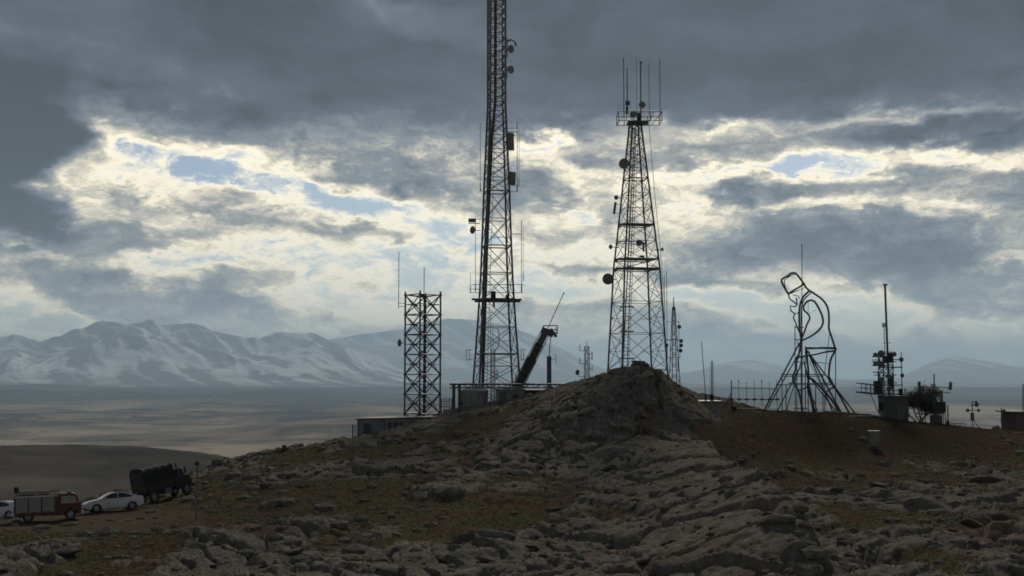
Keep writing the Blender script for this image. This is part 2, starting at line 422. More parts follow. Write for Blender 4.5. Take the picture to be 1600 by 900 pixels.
def hill_material():
    m, gg, bs = material('hill_rock_and_soil')
    tcn = gg.n('ShaderNodeTexCoord'); vec = tcn.outputs['Object']
    def at_(n):
        a = gg.n('ShaderNodeAttribute'); a.attribute_name = n; return a.outputs['Fac']
    n1 = gg.noise(vec, 0.35, 6, 0.6); n2 = gg.noise(vec, 2.2, 8, 0.65); n3 = gg.noise(vec, 9.0, 6, 0.65)
    rock = gg.ramp(gg.m('ADD', gg.m('MULTIPLY', n2, 0.65), gg.m('MULTIPLY', n3, 0.35)),
                   [(0.30, (0.058, 0.052, 0.044, 1)), (0.43, (0.136, 0.124, 0.105, 1)), (0.56, (0.21, 0.192, 0.164, 1)), (0.72, (0.325, 0.298, 0.257, 1))])
    iron = gg.mapr(gg.noise(vec, 0.22, 7, 0.62), 0.54, 0.68, 0.0, 0.6)
    rock = gg.mix(iron, rock, (0.20, 0.125, 0.085, 1))
    rock = gg.mix(gg.m('MULTIPLY', at_('slab'), 0.55), rock, gg.ramp(n2, [(0.3, (0.12, 0.10, 0.082, 1)), (0.7, (0.26, 0.222, 0.183, 1))]))
    lich = gg.mapr(gg.noise(vec, 3.3, 8, 0.7), 0.50, 0.64, 0.0, 0.6)
    rock = gg.mix(lich, rock, (0.12, 0.115, 0.07, 1))
    rock = gg.mix(gg.mapr(gg.noise(vec, 5.0, 6, 0.75), 0.58, 0.70, 0.0, 0.75), rock, (0.035, 0.033, 0.028, 1))
    rock = gg.mix(gg.mapr(gg.noise(vec, 0.9, 5, 0.6), 0.52, 0.66, 0.0, 0.5), rock, (0.105, 0.10, 0.062, 1))
    soil = gg.ramp(n2, [(0.3, (0.052, 0.034, 0.024, 1)), (0.5, (0.098, 0.065, 0.046, 1)), (0.7, (0.15, 0.103, 0.073, 1))])
    grass = gg.ramp(n3, [(0.3, (0.05, 0.05, 0.031, 1)), (0.55, (0.092, 0.088, 0.054, 1)), (0.75, (0.14, 0.128, 0.08, 1))])
    soil = gg.mix(gg.mapr(n1, 0.43, 0.55, 0, 1), soil, grass)
    rust = gg.ramp(n3, [(0.3, (0.037, 0.0265, 0.019, 1)), (0.7, (0.07, 0.05, 0.034, 1))])
    soil = gg.mix(gg.m('MULTIPLY', at_('bank'), 0.85), soil, rust)
    soil = gg.mix(gg.m('MULTIPLY', at_('track'), 0.75), soil, (0.115, 0.085, 0.066, 1))
    rk = gg.m('ADD', at_('rock'), gg.m('MULTIPLY', gg.m('SUBTRACT', n3, 0.5), 0.9))
    cc = gg.mix(gg.mapr(rk, 0.36, 0.86, 0, 1), soil, rock)
    gg.put(bs.inputs['Base Color'], cc); bs.inputs['Roughness'].default_value = 0.92
    bs.inputs['Specular IOR Level'].default_value = 0.0
    b = gg.n('ShaderNodeBump'); b.inputs['Strength'].default_value = 0.8; b.inputs['Distance'].default_value = 0.12
    gg.put(b.inputs['Height'], gg.m('ADD', gg.m('MULTIPLY', gg.noise(vec, 1.1, 6, 0.65), 1.6), gg.m('ADD', n2, gg.m('MULTIPLY', n3, 0.5))))
    m.node_tree.links.new(b.outputs[0], bs.inputs['Normal'])
    return m
M_HILL = hill_material()
hill = link('hill', hill_me, M_HILL); hill['kind'] = 'structure'
hill['label'] = 'rocky hilltop of pale fractured stone and brown dry soil'

from bisect import bisect_right
def ground(x, y):
    """height of the built hill mesh at a point (bilinear on its own grid)"""
    a = math.degrees(math.atan2(x, y)); fi = (a + 31) / 62 * (NA - 1); i = int(min(max(fi, 0), NA - 2)); fx = min(max(fi - i, 0), 1)
    j = min(max(bisect_right(dist, y) - 1, 0), len(dist) - 2); fy = (y - dist[j]) / (dist[j + 1] - dist[j])
    return float((HZ[j, i] * (1 - fx) + HZ[j, i + 1] * fx) * (1 - fy) + (HZ[j + 1, i] * (1 - fx) + HZ[j + 1, i + 1] * fx) * fy)

# ---------------------------------------------------------------- the plain, out to the horizon
PLAIN = -300.0
fa = np.arange(-34, 34.01, 0.06); sa = np.arange(36, 325, 2.0)
angp = R(1) * np.concatenate([fa, sa, [326.0]])
dp = np.concatenate([np.geomspace(420, 25000, 330), np.geomspace(26000, 90000, 20)])
PA, PD = np.meshgrid(angp, dp)
PX, PY = np.sin(PA) * PD, np.cos(PA) * PD
def plain_z(x, y):
    r = np.hypot(x, y); pxl = 800 + FPX * x / np.maximum(y, 1.0)
    pxl = np.where(y > 0, np.clip(pxl, -4000, 6000), 6000.0)
    z = PLAIN + 85 * fbm(x / 2400, y / 3400, 5, 300) * sstep(1500, 6000, r) + 10 * fbm(x / 700, y / 700, 4, 310)
    # foot of the hill
    z = z + (210 - 0.10 * (r - 420)) * (1 - sstep(420, 2600, r))
    # the low dark spur on the left
    srow = np.interp(pxl, (-4000, -300, 0, 212, 340, 400, 470, 560), (684, 684, 689, 696, 713, 729, 752, 800)) + 5 * fbm(x / 160, y / 160, 4, 320)
    sz = -(srow - 585) / FPX * 1750
    z = np.where(y > 0, np.maximum(z, sz - ((r - 1750) / 620) ** 2 * 70), z)
    # long dark terrace below the mountains, its edge dropping to the right
    edge = 604 + 0.0245 * np.clip(pxl, -500, 1500) + 1.6 * fbm(x / 1800, y * 0 + 1.5, 3, 330)
    tz = -(edge - 585) / FPX * 15500
    z = z + (np.maximum(tz - PLAIN, 0)) * sstep(12800, 15500, r) * (1 - 0.25 * sstep(16000, 22000, r))
    return z
PZ = plain_z(PX, PY)
_pr = np.hypot(PX, PY)
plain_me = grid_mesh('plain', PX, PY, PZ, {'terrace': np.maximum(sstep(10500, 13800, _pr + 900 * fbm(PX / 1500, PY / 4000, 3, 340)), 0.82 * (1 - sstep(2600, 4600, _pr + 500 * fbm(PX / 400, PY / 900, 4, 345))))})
def plain_material():
    m, gg, bs = material('dry_plain')
    tcn = gg.n('ShaderNodeTexCoord'); vec = tcn.outputs['Object']
    st = gg.vm('MULTIPLY', vec, (0.6, 1.5, 1))
    n1 = gg.noise(gg.vm('MULTIPLY', vec, (1, .22, 1)), 0.0006, 6, 0.55); n2 = gg.noise(gg.vm('MULTIPLY', vec, (1, .4, 1)), 0.0017, 6, 0.6)
    vo = gg.n('ShaderNodeTexVoronoi'); vo.inputs['Scale'].default_value = 0.0022; gg.put(vo.inputs['Vector'], st)
    fld = gg.n('ShaderNodeSeparateColor'); m.node_tree.links.new(vo.outputs['Color'], fld.inputs[0])
    k = gg.m('ADD', gg.m('MULTIPLY', n1, 0.65), gg.m('ADD', gg.m('MULTIPLY', n2, 0.35), gg.m('MULTIPLY', fld.outputs[0], 0.10)))
    cc = gg.ramp(k, [(0.43, (0.035, 0.034, 0.032, 1)), (0.49, (0.085, 0.068, 0.052, 1)), (0.55, (0.25, 0.18, 0.12, 1)), (0.64, (0.46, 0.36, 0.26, 1))])  # field tones; tan contrast raised so the colour stands for sunlit patches
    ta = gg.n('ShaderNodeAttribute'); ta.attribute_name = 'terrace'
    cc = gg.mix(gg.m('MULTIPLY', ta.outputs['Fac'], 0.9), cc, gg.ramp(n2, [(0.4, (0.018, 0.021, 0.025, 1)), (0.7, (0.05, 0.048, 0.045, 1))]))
    nn = gg.noise(vec, 0.011, 7, 0.65)
    cc = gg.mix(gg.mapr(nn, 0.50, 0.62, 0.0, 0.45), cc, (0.03, 0.028, 0.024, 1))
    cc = gg.mix(gg.mapr(nn, 0.48, 0.36, 0.0, 0.35), cc, (0.16, 0.125, 0.09, 1))
    road = gg.mapr(gg.m('ABSOLUTE', gg.m('SUBTRACT', gg.noise(vec, 0.0005, 3, 0.5), 0.52)), 0.0, 0.004, 0.7, 0.0)
    cc = gg.mix(road, cc, (0.5, 0.44, 0.36, 1))
    gg.put(bs.inputs['Base Color'], cc); bs.inputs['Roughness'].default_value = 1.0; bs.inputs['Specular IOR Level'].default_value = 0.0
    return m
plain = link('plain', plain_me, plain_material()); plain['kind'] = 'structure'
plain['label'] = 'wide dry plain of tan and dark fields far below the hill'

# ---------------------------------------------------------------- snowy mountains
def interp(px, pts):
    xs, ys = zip(*pts); return np.interp(px, xs, ys)
def mountain(name, d0, d1, crest_d, prof, seed, rough, mat, label, x0=-380, x1=1980, nx=760, ny=150):
    th = np.arctan((np.linspace(x0, x1, nx) - 800) / FPX); dd = np.linspace(d0, d1, ny)
    T, D = np.meshgrid(th, dd)
    X, Y = np.tan(T) * D, D.copy()
    px = 800 + FPX * np.tan(T)
    row = interp(px, prof)
    top = (585 - row) / FPX * crest_d                      # crest height over the viewer
    base = -215.0
    s = (D - d0) / (crest_d - d0)
    wob = 0.20 * fbm(X / 2600, Y / 2600, 4, seed + 3)
    s = np.clip(s + wob * np.clip(s, 0, 1), 0, 3)
    up = np.where(s < 1, np.clip(s, 0, 1) ** 1.25, 1 - 0.35 * np.clip(s - 1, 0, 2))
    # spurs and gullies running down the slope
    k = crest_d / 28000.0
    xs = X + 1100 * k * fbm(X / (5200 * k), Y / (5200 * k), 3, seed + 7) + 0.55 * (D - crest_d)
    spur = ridged(xs / (2300 * k), Y / (7000 * k), 6, seed, 0.55)
    spur2 = ridged(xs / (420 * k) + 5, Y / (900 * k), 4, seed + 50, 0.5)
    h = np.maximum(top - base, 30) * up
    body = np.clip(s, 0, 1) * (1.08 - np.clip(s, 0, 1)) * 3.0
    streak = ridged(xs / (620 * k) + 3, Y / (5200 * k), 5, seed + 90, 0.6)
    h = h * (1 + rough * (spur - 0.55) * (0.10 + body)) + rough * 110 * k * (spur2 - 0.5) * np.clip(s, 0, 1) ** 0.6
    Z = base + h
    me = grid_mesh(name, X, Y, Z, {'bare': streak})  # streak pattern for snow painted to look sunlit against bare rock
    o = link(name, me, mat); o['kind'] = 'structure'; o['label'] = label
    return o
def snow_material(name, snow_line, bare):
    m, gg, bs = material(name)
    tcn = gg.n('ShaderNodeTexCoord'); vec = tcn.outputs['Object']
    ge = gg.n('ShaderNodeNewGeometry'); sp = gg.n('ShaderNodeSeparateXYZ'); m.node_tree.links.new(ge.outputs['Position'], sp.inputs[0])
    spn = gg.n('ShaderNodeSeparateXYZ'); m.node_tree.links.new(ge.outputs['Normal'], spn.inputs[0])
    a = gg.n('ShaderNodeAttribute'); a.attribute_name = 'bare'
    nz = gg.noise(vec, 0.0011, 8, 0.62); nf = gg.noise(vec, 0.006, 6, 0.65)
    hgt = gg.mapr(gg.m('ADD', sp.outputs[2], gg.m('MULTIPLY', gg.m('SUBTRACT', nz, 0.5), 700)), snow_line - 180, snow_line + 260, 0, 1, smooth=True)
    steep = gg.mapr(gg.m('ADD', spn.outputs[2], gg.m('MULTIPLY', gg.m('SUBTRACT', nf, 0.5), 0.22)), 0.70, 0.86, 0.15, 1.0)
    lit_streaks = gg.mapr(gg.m('ADD', a.outputs['Fac'], gg.m('MULTIPLY', gg.m('SUBTRACT', nz, 0.5), 0.9)), 0.36, 0.56, 0.08, 1.0)  # bright snow streaks: sunlight put into the colour, bare rock between
    f = gg.m('MULTIPLY', gg.m('MULTIPLY', hgt, steep), lit_streaks)
    cc = gg.mix(f, bare + (1,), (0.86, 0.87, 0.89, 1))
    gg.put(bs.inputs['Base Color'], cc); bs.inputs['Roughness'].default_value = 0.85; bs.inputs['Specular IOR Level'].default_value = 0.0
    b = gg.n('ShaderNodeBump'); b.inputs['Strength'].default_value = 0.7; b.inputs['Distance'].default_value = 60
    gg.put(b.inputs['Height'], gg.m('ADD', nz, gg.m('MULTIPLY', nf, 0.4))); m.node_tree.links.new(b.outputs[0], bs.inputs['Normal'])
    return m
M_SNOW = snow_material('mountain_snow', -140.0, (0.17, 0.17, 0.175))
M_BLUE = snow_material('mountain_far', 150.0, (0.22, 0.22, 0.225))  # rock tone and snow line lightened in colour to stand in for haze
mountain('snowy_mountain', 19500, 33000, 27000,
         [(-400, 525), (-60, 530), (0, 522), (22, 516), (60, 530), (110, 514), (170, 502), (225, 497), (290, 506), (340, 516), (400, 525), (450, 521), (488, 514), (530, 533), (575, 560), (640, 580), (720, 596), (900, 608), (2000, 618)],
         900, 0.66, M_SNOW, 'snow covered mountain with dark gullies rising above the plain on the left')
mountain('far_mountain', 31000, 45000, 38000,
         [(-400, 560), (380, 560), (480, 535), (560, 522), (640, 510), (700, 496), (740, 497), (790, 506), (830, 522), (880, 545), (930, 570), (985, 592), (1040, 588), (1090, 578), (1130, 567), (1175, 561), (1215, 570), (1260, 588),
          (1320, 594), (1400, 592), (1440, 572), (1480, 556), (1530, 562), (1580, 572), (1640, 574), (1700, 590), (2000, 600)],
         1400, 0.16, M_BLUE, 'faint blue mountain range far behind the towers', ny=110)
mountain('low_mountain', 23000, 30000, 26500,
         [(-400, 640), (900, 640), (1040, 618), (1100, 606), (1180, 598), (1280, 606), (1380, 612), (1450, 604), (1510, 600), (1580, 603), (1700, 598), (2000, 600)],
         1800, 0.25, M_BLUE, 'low blue hills on the right horizon', ny=80)

# ---------------------------------------------------------------- the air between here and the mountains
def box_mesh(name, lo, hi):
    me = bpy.data.meshes.new(name)
    v = [(x, y, z) for z in (lo[2], hi[2]) for y in (lo[1], hi[1]) for x in (lo[0], hi[0])]
    me.from_pydata(v, [], [(0, 2, 3, 1), (4, 5, 7, 6), (0, 1, 5, 4), (2, 6, 7, 3), (0, 4, 6, 2), (1, 3, 7, 5)]); me.update()
    return me
HAZE_TOP = max(float(v.co.z) for o in bpy.data.objects if 'mountain' in o.name for v in o.data.vertices) + 120
HAZE_BOT = float(PZ.min()) - 20
hm = bpy.data.materials.new('haze_air'); hm.use_nodes = True; ht = hm.node_tree; ht.nodes.clear()
ho = ht.nodes.new('ShaderNodeOutputMaterial'); hv = ht.nodes.new('ShaderNodeVolumePrincipled')
hv.inputs['Color'].default_value = (0.60, 0.82, 1.0, 1)
hv.inputs['Density'].default_value = 3.9e-5
hv.inputs['Anisotropy'].default_value = 0.32
ht.links.new(hv.outputs[0], ho.inputs['Volume'])
haze = link('haze', box_mesh('haze', (-92000, -92000, HAZE_BOT), (92000, 92000, HAZE_TOP)), hm)
haze['kind'] = 'stuff'; haze['label'] = 'thin blue haze over the plain and mountains'
print('HAZE', HAZE_BOT, HAZE_TOP)
# ---------------------------------------------------------------- helpers: things and parts
M_STEEL = plain_mat('dark_painted_steel', (0.085, 0.095, 0.105), 0.5, 0.55, 0.3, 1.5)
M_GALV = plain_mat('weathered_galvanised_steel', (0.16, 0.17, 0.18), 0.5, 0.7, 0.3, 1.2)
M_RUST = plain_mat('rusting_red_steel', (0.042, 0.037, 0.038), 0.7, 0.3, 0.35, 1.0, stain=(0.03, 0.03, 0.033))
M_DISH = plain_mat('dull_grey_antenna_plastic', (0.10, 0.105, 0.11), 0.55, 0.0, 0.2, 1.5)
M_PALE = plain_mat('pale_antenna_plastic', (0.5, 0.5, 0.48), 0.5, 0.0, 0.15, 1.5)
M_BLACK = plain_mat('black_rubber_and_cable', (0.025, 0.025, 0.027), 0.7, 0.0, 0.3, 2.0)
M_CONC = plain_mat('stained_concrete', (0.27, 0.275, 0.28), 0.9, 0.0, 0.22, 0.7, bump=0.4, stain=(0.15, 0.15, 0.15))
M_SHED = plain_mat('grey_blue_sheet_metal', (0.20, 0.235, 0.255), 0.45, 0.4, 0.15, 0.8, stain=(0.16, 0.13, 0.11))
M_ROOF = plain_mat('dark_roof_sheet', (0.075, 0.08, 0.085), 0.6, 0.2, 0.25, 1.0)
M_CAB = plain_mat('pale_cabinet_paint', (0.17, 0.17, 0.16), 0.5, 0.0, 0.12, 1.5, stain=(0.25, 0.2, 0.15))
M_DARK = plain_mat('dark_cabin_paint', (0.06, 0.06, 0.066), 0.6, 0.1, 0.3, 1.0)
M_BLUEP = plain_mat('blue_painted_metal', (0.06, 0.12, 0.24), 0.5, 0.2, 0.2, 1.5)

def thing(name, label, cat, loc, group=None, rot=(0, 0, 0)):
    o = bpy.data.objects.new(name, None); COL.objects.link(o)
    o.location = loc; o.rotation_euler = rot; o.empty_display_size = 0.3
    o['label'] = label; o['category'] = cat
    if group: o['group'] = group
    return o

_unit = {}
def unit(kind, mat):
    k = (kind, mat.name)
    if k in _unit: return _unit[k]
    bm = bmesh.new()
    if kind == 'rod':
        bmesh.ops.create_cone(bm, cap_ends=True, segments=7, radius1=1, radius2=1, depth=1)
        bmesh.ops.translate(bm, verts=bm.verts, vec=(0, 0, 0.5))
    elif kind == 'taper':
        bmesh.ops.create_cone(bm, cap_ends=True, segments=7, radius1=1, radius2=0.35, depth=1)
        bmesh.ops.translate(bm, verts=bm.verts, vec=(0, 0, 0.5))
    elif kind == 'angle':            # L-section bar
        pr = [(-1, -1), (1, -1), (1, -.72), (-.72, -.72), (-.72, 1), (-1, 1)]
        a = [bm.verts.new((x, y, 0)) for x, y in pr]; b = [bm.verts.new((x, y, 1)) for x, y in pr]
        for i in range(6): bm.faces.new((a[i], a[(i + 1) % 6], b[(i + 1) % 6], b[i]))
        bm.faces.new(a[::-1]); bm.faces.new(b)
    elif kind == 'box':
        bmesh.ops.create_cube(bm, size=1)
        bmesh.ops.bevel(bm, geom=bm.edges[:], offset=0.02, segments=1, affect='EDGES')
    elif kind == 'ball':
        bmesh.ops.create_icosphere(bm, subdivisions=2, radius=1)
    elif kind == 'drum':             # shrouded microwave dish, axis +Z, radius 1
        prof = [(0, -.42), (.22, -.42), (.26, -.30), (.60, -.22), (.97, 0), (1, 0), (1, .34), (.96, .36), (.5, .42), (0, .44)]
        _lathe(bm, prof, 20)
    elif kind == 'bowl':             # open parabolic dish with feed
        prof = [(0, -.25), (.2, -.25), (.24, -.12), (.65, .02), (1, .30), (1, .34), (.96, .33), (.6, .08), (.2, -.04), (0.07, -.05), (.05, .42), (.12, .44), (.1, .52), (0, .54)]
        _lathe(bm, prof, 20)
    me = bpy.data.meshes.new(kind); bm.normal_update(); bm.to_mesh(me); bm.free()
    if kind in ('ball', 'drum', 'bowl', 'rod', 'taper'):
        me.polygons.foreach_set('use_smooth', np.ones(len(me.polygons), dtype=bool))
        if kind != 'ball': me.set_sharp_from_angle(angle=R(50))
    me.materials.append(mat)
    _unit[k] = me
    return me

def _lathe(bm, prof, n):
    rings = []
    for r, z in prof:
        if r < 1e-6: rings.append([bm.verts.new((0, 0, z))])
        else: rings.append([bm.verts.new((r * math.cos(2 * math.pi * i / n), r * math.sin(2 * math.pi * i / n), z)) for i in range(n)])
    for a, b in zip(rings[:-1], rings[1:]):
        for i in range(n):
            j = (i + 1) % n
            if len(a) == 1: bm.faces.new((a[0], b[j], b[i]))
            elif len(b) == 1: bm.faces.new((a[i], a[j], b[0]))
            else: bm.faces.new((a[i], a[j], b[j], b[i]))
    bmesh.ops.recalc_face_normals(bm, faces=bm.faces[:])

def _wloc(o):
    v = Vector((0, 0, 0))
    while o is not None: v += Vector(o.location); o = o.parent
    return v

def child(name, me, root, M):
    """link a part; M is its matrix in world axes (things at rest have no rotation)"""
    o = bpy.data.objects.new(name, me); COL.objects.link(o)
    if root is not None:
        o.parent = root
        M = Matrix.Translation(-_wloc(root)) @ M if root.parent is None and tuple(root.rotation_euler) == (0, 0, 0) and tuple(root.scale) == (1, 1, 1) else M
    o.matrix_basis = M
    return o

def rod(root, name, P, Q, r, mat, kind='rod'):
    P, Q = Vector(P), Vector(Q); d = Q - P
    q = d.to_track_quat('Z', 'Y') if d.length > 1e-9 else Euler((0, 0, 0)).to_quaternion()
    return child(name, unit(kind, mat), root, Matrix.LocRotScale(P, q, (r, r, max(d.length, 1e-4))))

def blk(root, name, c, s, mat, rz=0.0, rot=None):
    e = Euler(rot if rot else (0, 0, rz))
    return child(name, unit('box', mat), root, Matrix.LocRotScale(Vector(c), e, Vector(s)))

def disc(root, name, P, r, d, mat, kind='drum', depth=1.0):
    q = Vector(d).to_track_quat('Z', 'Y')
    return child(name, unit(kind, mat), root, Matrix.LocRotScale(Vector(P), q, (r, r, r * depth)))

def ball(root, name, P, r, mat, s=(1, 1, 1)):
    return child(name, unit('ball', mat), root, Matrix.LocRotScale(Vector(P), None, Vector(s) * r))

def tube(root, name, pts, r, mat, sides=7, smooth=0, taper=None):
    pts = [Vector(p) for p in pts]
    for _ in range(smooth):                     # corner cutting
        n = [pts[0]]
        for a, b in zip(pts[:-1], pts[1:]): n += [a.lerp(b, .25), a.lerp(b, .75)]
        pts = n + [pts[-1]]
    o0 = pts[0].copy()
    bm = bmesh.new(); rings = []
    up = None
    for i, p in enumerate(pts):
        t = (pts[min(i + 1, len(pts) - 1)] - pts[max(i - 1, 0)]).normalized()
        if up is None: up = t.orthogonal().normalized()
        up = (up - t * up.dot(t)).normalized(); s = t.cross(up)
        rr = r if taper is None else r + (taper - r) * i / (len(pts) - 1)
        rings.append([bm.verts.new(p - o0 + (up * math.cos(2 * math.pi * k / sides) + s * math.sin(2 * math.pi * k / sides)) * rr) for k in range(sides)])
    for a, b in zip(rings[:-1], rings[1:]):
        for k in range(sides): bm.faces.new((a[k], a[(k + 1) % sides], b[(k + 1) % sides], b[k]))
    bm.faces.new(rings[0][::-1]); bm.faces.new(rings[-1])
    me = bpy.data.meshes.new(name); bm.to_mesh(me); bm.free(); me.materials.append(mat)
    me.polygons.foreach_set('use_smooth', np.ones(len(me.polygons), dtype=bool))
    return child(name, me, root, Matrix.Translation(o0))

def corners(cx, cy, z, half, th):
    out = []
    for sx, sy in ((-1, -1), (1, -1), (1, 1), (-1, 1)):
        x, y = sx * half, sy * half
        out.append(Vector((cx + x * math.cos(th) - y * math.sin(th), cy + x * math.sin(th) + y * math.cos(th), z)))
    return out

def lattice(root, cx, cy, levels, th, leg_r, h_r, d_r, mat, thick=(), skip_h=(), single=False, redundant=()):
    """square lattice: four legs, a frame of horizontals at every level and crossed diagonals in every bay"""
    C = [corners(cx, cy, z, a, th) for z, a in levels]
    for k in range(4):
        tube(root, 'leg', [c[k] for c in C], leg_r, mat, sides=6)
    for i, c in enumerate(C):
        if i in skip_h: continue
        rr = h_r * (1.9 if i in thick else 1.0)
        for k in range(4): rod(root, 'horizontal_brace', c[k], c[(k + 1) % 4], rr, mat)
    for i, (c, d) in enumerate(zip(C[:-1], C[1:])):
        for k in range(4):
            j = (k + 1) % 4
            if single:
                a, b = (c[k], d[j]) if (i + k) % 2 else (c[j], d[k])
                rod(root, 'diagonal_brace', a, b, d_r, mat)
            else:
                rod(root, 'diagonal_brace', c[k], d[j], d_r, mat); rod(root, 'diagonal_brace', c[j], d[k], d_r, mat)
            if i in redundant:                      # short inner struts stiffening tall bays
                for (p, q) in ((c[k], d[k]), (c[j], d[j])):
                    mid = p.lerp(q, 0.5); ctr = (c[k] + c[j] + d[k] + d[j]) / 4
                    rod(root, 'strut', mid, mid.lerp(ctr, 0.5), d_r * .8, mat)
    return C

def ladder(root, p0, p1, w, mat, step=0.45, r=0.03, side=Vector((1, 0, 0))):
    p0, p1 = Vector(p0), Vector(p1); s = side.normalized() * w / 2
    l = rod(root, 'ladder', p0 - s, p1 - s, r, mat)
    rod(root, 'ladder_rail', p0 + s, p1 + s, r, mat)
    n = int((p1 - p0).length / step)
    bm = bmesh.new()
    me = bpy.data.meshes.new('ladder_rungs')
    vs, fs = [], []
    for i in range(1, n):
        c = p0.lerp(p1, i / n) - p0
        for q in (-s, s):
            for a in ((-r * .7, -r * .7), (r * .7, -r * .7), (r * .7, r * .7), (-r * .7, r * .7)): vs.append(c + q + Vector((0, a[0], a[1])))
        b = len(vs) - 8
        fs += [(b + k, b + (k + 1) % 4, b + 4 + (k + 1) % 4, b + 4 + k) for k in range(4)]
    bm.free(); me.from_pydata(vs, [], fs); me.materials.append(mat)
    o = child('ladder_rungs', me, root, Matrix.Translation(p0)); o['kind'] = 'stuff'

def dipole(root, P, h, reach, mat, sgn=1):
    """folded dipole on a side arm"""
    P = Vector(P)
    rod(root, 'antenna_arm', P, P + Vector((sgn * reach, 0, 0)), 0.03, mat)
    rod(root, 'dipole', P + Vector((sgn * reach, 0, -h / 2)), P + Vector((sgn * reach, 0, h / 2)), 0.035, mat)

def gz(P): return ground(P[0], P[1])
# ---------------------------------------------------------------- tall broadcast tower
def px_m(Y): return Y / FPX                     # metres per photo pixel at distance Y

def tall_tower():
    Y = 160.0; k = px_m(Y); cx = at(775.5, 600, Y).x; th = R(11)
    base = at(775.5, 642, Y)
    t = thing('lattice_tower', 'tallest dark steel lattice tower, its top cut off by the frame', 'tower', (cx, Y, ground(cx, Y) - 0.3))
    zb = t.location.z
    rows = [(640, 70), (606, 64.8), (572, 60.4), (553, 58), (511, 52.5), (468, 47.5), (427, 43.5), (385, 40.5), (343, 37.8), (300, 35.5), (279, 34), (258, 32), (235, 30.3), (213, 28.6), (192, 27), (175, 25.5)]
    y = 175
    while y > -110: y -= 14.2; rows.append((y, 24.6))
    lv = [(at(775, r, Y).z, w * k / 2 * .985) for r, w in rows]
    lv[0] = (zb, lv[0][1])
    C = lattice(t, cx, Y, lv, th, 0.14, 0.052, 0.048, M_STEEL, thick=(5, 7, 9, 3, 19), redundant=(3, 4, 5))
    Z = lambda r: at(775, r, Y).z
    X = lambda c, r=300: at(c, r, Y).x
    # cable tray climbing from the left legs to the middle of the shaft, and a caged ladder
    tube(t, 'cable_tray', [(X(753, 606), Y - .6, zb), (X(761, 385), Y - .5, Z(385)), (X(768.5, 220), Y - .3, Z(220)), (X(774, 160), Y - .2, Z(160)), (X(774.5, 0), Y - .2, Z(-100))], 0.21, M_BLACK, 6)
    tube(t, 'cable_bundle', [(X(747, 606), Y + .3, zb), (X(757, 385), Y + .3, Z(385)), (X(766, 220), Y, Z(220)), (X(767.5, 0), Y, Z(-100))], 0.11, M_BLACK, 6)
    ladder(t, (X(757, 606), Y - 1.0, zb + 1), (X(771, 190), Y - .9, Z(190)), 0.55, M_STEEL)
    # platform ring and its ends
    zp = Z(468)
    rod(t, 'platform_beam', (X(738, 468), Y - 2.2, zp - .12), (X(815, 468), Y - 1.6, zp - .12), 0.16, M_STEEL)
    rod(t, 'platform_beam', (X(741, 468), Y + 2.0, zp - .12), (X(813, 468), Y + 2.4, zp - .12), 0.16, M_STEEL)
    blk(t, 'equipment_box', (X(771, 464), Y - 2.0, zp + .5), (0.7, 0.6, 1.0), M_BLACK); blk(t, 'equipment_box', (X(793, 464), Y - 1.8, zp + .3), (0.5, 0.5, 0.5), M_BLACK)
    blk(t, 'equipment_box', (X(772, 474), Y - 2.0, zp - .7), (0.28, 0.3, 0.9), M_BLACK)
    # dishes on the upper right
    for r, big in ((78, 1), (110, 1)):
        disc(t, 'microwave_dish', (X(797.5, r), Y - .4, Z(r)), 0.56, (0.75, -0.6, 0), M_DISH, 'drum', 1.15)
        rod(t, 'dish_bracket', (X(790, r), Y, Z(r)), (X(796, r), Y - .3, Z(r)), 0.07, M_STEEL)
    tube(t, 'antenna_hoop', [(X(793, 66), Y - .3, Z(66)), (X(797, 63), Y - .3, Z(63)), (X(803, 64), Y - .3, Z(64.5)), (X(806, 69), Y - .3, Z(69)), (X(805.5, 73), Y - .3, Z(73))], 0.13, M_STEEL, 6, smooth=1)
    for c, ra, rb in ((792.5, 60, 90), (792.5, 104, 122)):
        rod(t, 'mounting_pole', (X(c, ra), Y - .2, Z(ra)), (X(c, rb), Y - .2, Z(rb)), 0.07, M_STEEL)
        for r in (ra, rb): rod(t, 'antenna_arm', (X(787, r), Y, Z(r)), (X(c, r), Y - .2, Z(r)), 0.05, M_STEEL)
    # panel antennas on the right
    for r, h, c, tilt in ((222, 28, 797.5, -.05), (280, 21, 800, .06)):
        blk(t, 'panel_antenna', (X(c, r), Y - .5, Z(r)), (0.95, 0.4, h * k), M_DISH, rot=(0, tilt, R(25)))
        blk(t, 'panel_mount', (X(c - 5, r), Y - .2, Z(r)), (0.35, 0.3, h * k * .9), M_STEEL)
        rod(t, 'antenna_arm', (X(c - 10, r), Y, Z(r)), (X(c, r), Y - .5, Z(r)), 0.06, M_STEEL)
    blk(t, 'panel_bracket', (X(800, 211), Y - .5, Z(213)), (0.9, 0.25, 0.14), M_STEEL)
    # whip antennas standing off both sides
    for c, ra, rb, rr in ((750.5, 193, 300, .035), (808, 190, 300, .045), (811, 200, 292, .03), (743, 340, 456, .04), (815, 345, 458, .045), (818, 352, 440, .025), (735, 425, 458, .03)):
        rod(t, 'whip_antenna', (X(c, rb), Y - .3, Z(rb)), (X(c, ra), Y - .3, Z(ra)), rr, M_STEEL)
        rod(t, 'antenna_base', (X(c, rb), Y - .3, Z(rb)), (X(c, rb - 12), Y - .3, Z(rb - 12)), rr * 1.9, M_STEEL)
    for ca, cb, r in ((754, 750, 298), (796, 809, 300), (786, 809, 201), (788, 808, 206), (752, 743, 343), (797, 816, 366), (735, 817, 457.5), (737, 818, 445), (752, 735, 452), (768, 799, 371), (762, 800, 427)):
        rod(t, 'antenna_arm', (X(ca, r), Y - .3, Z(r)), (X(cb, r), Y - .3, Z(r)), 0.045, M_STEEL)
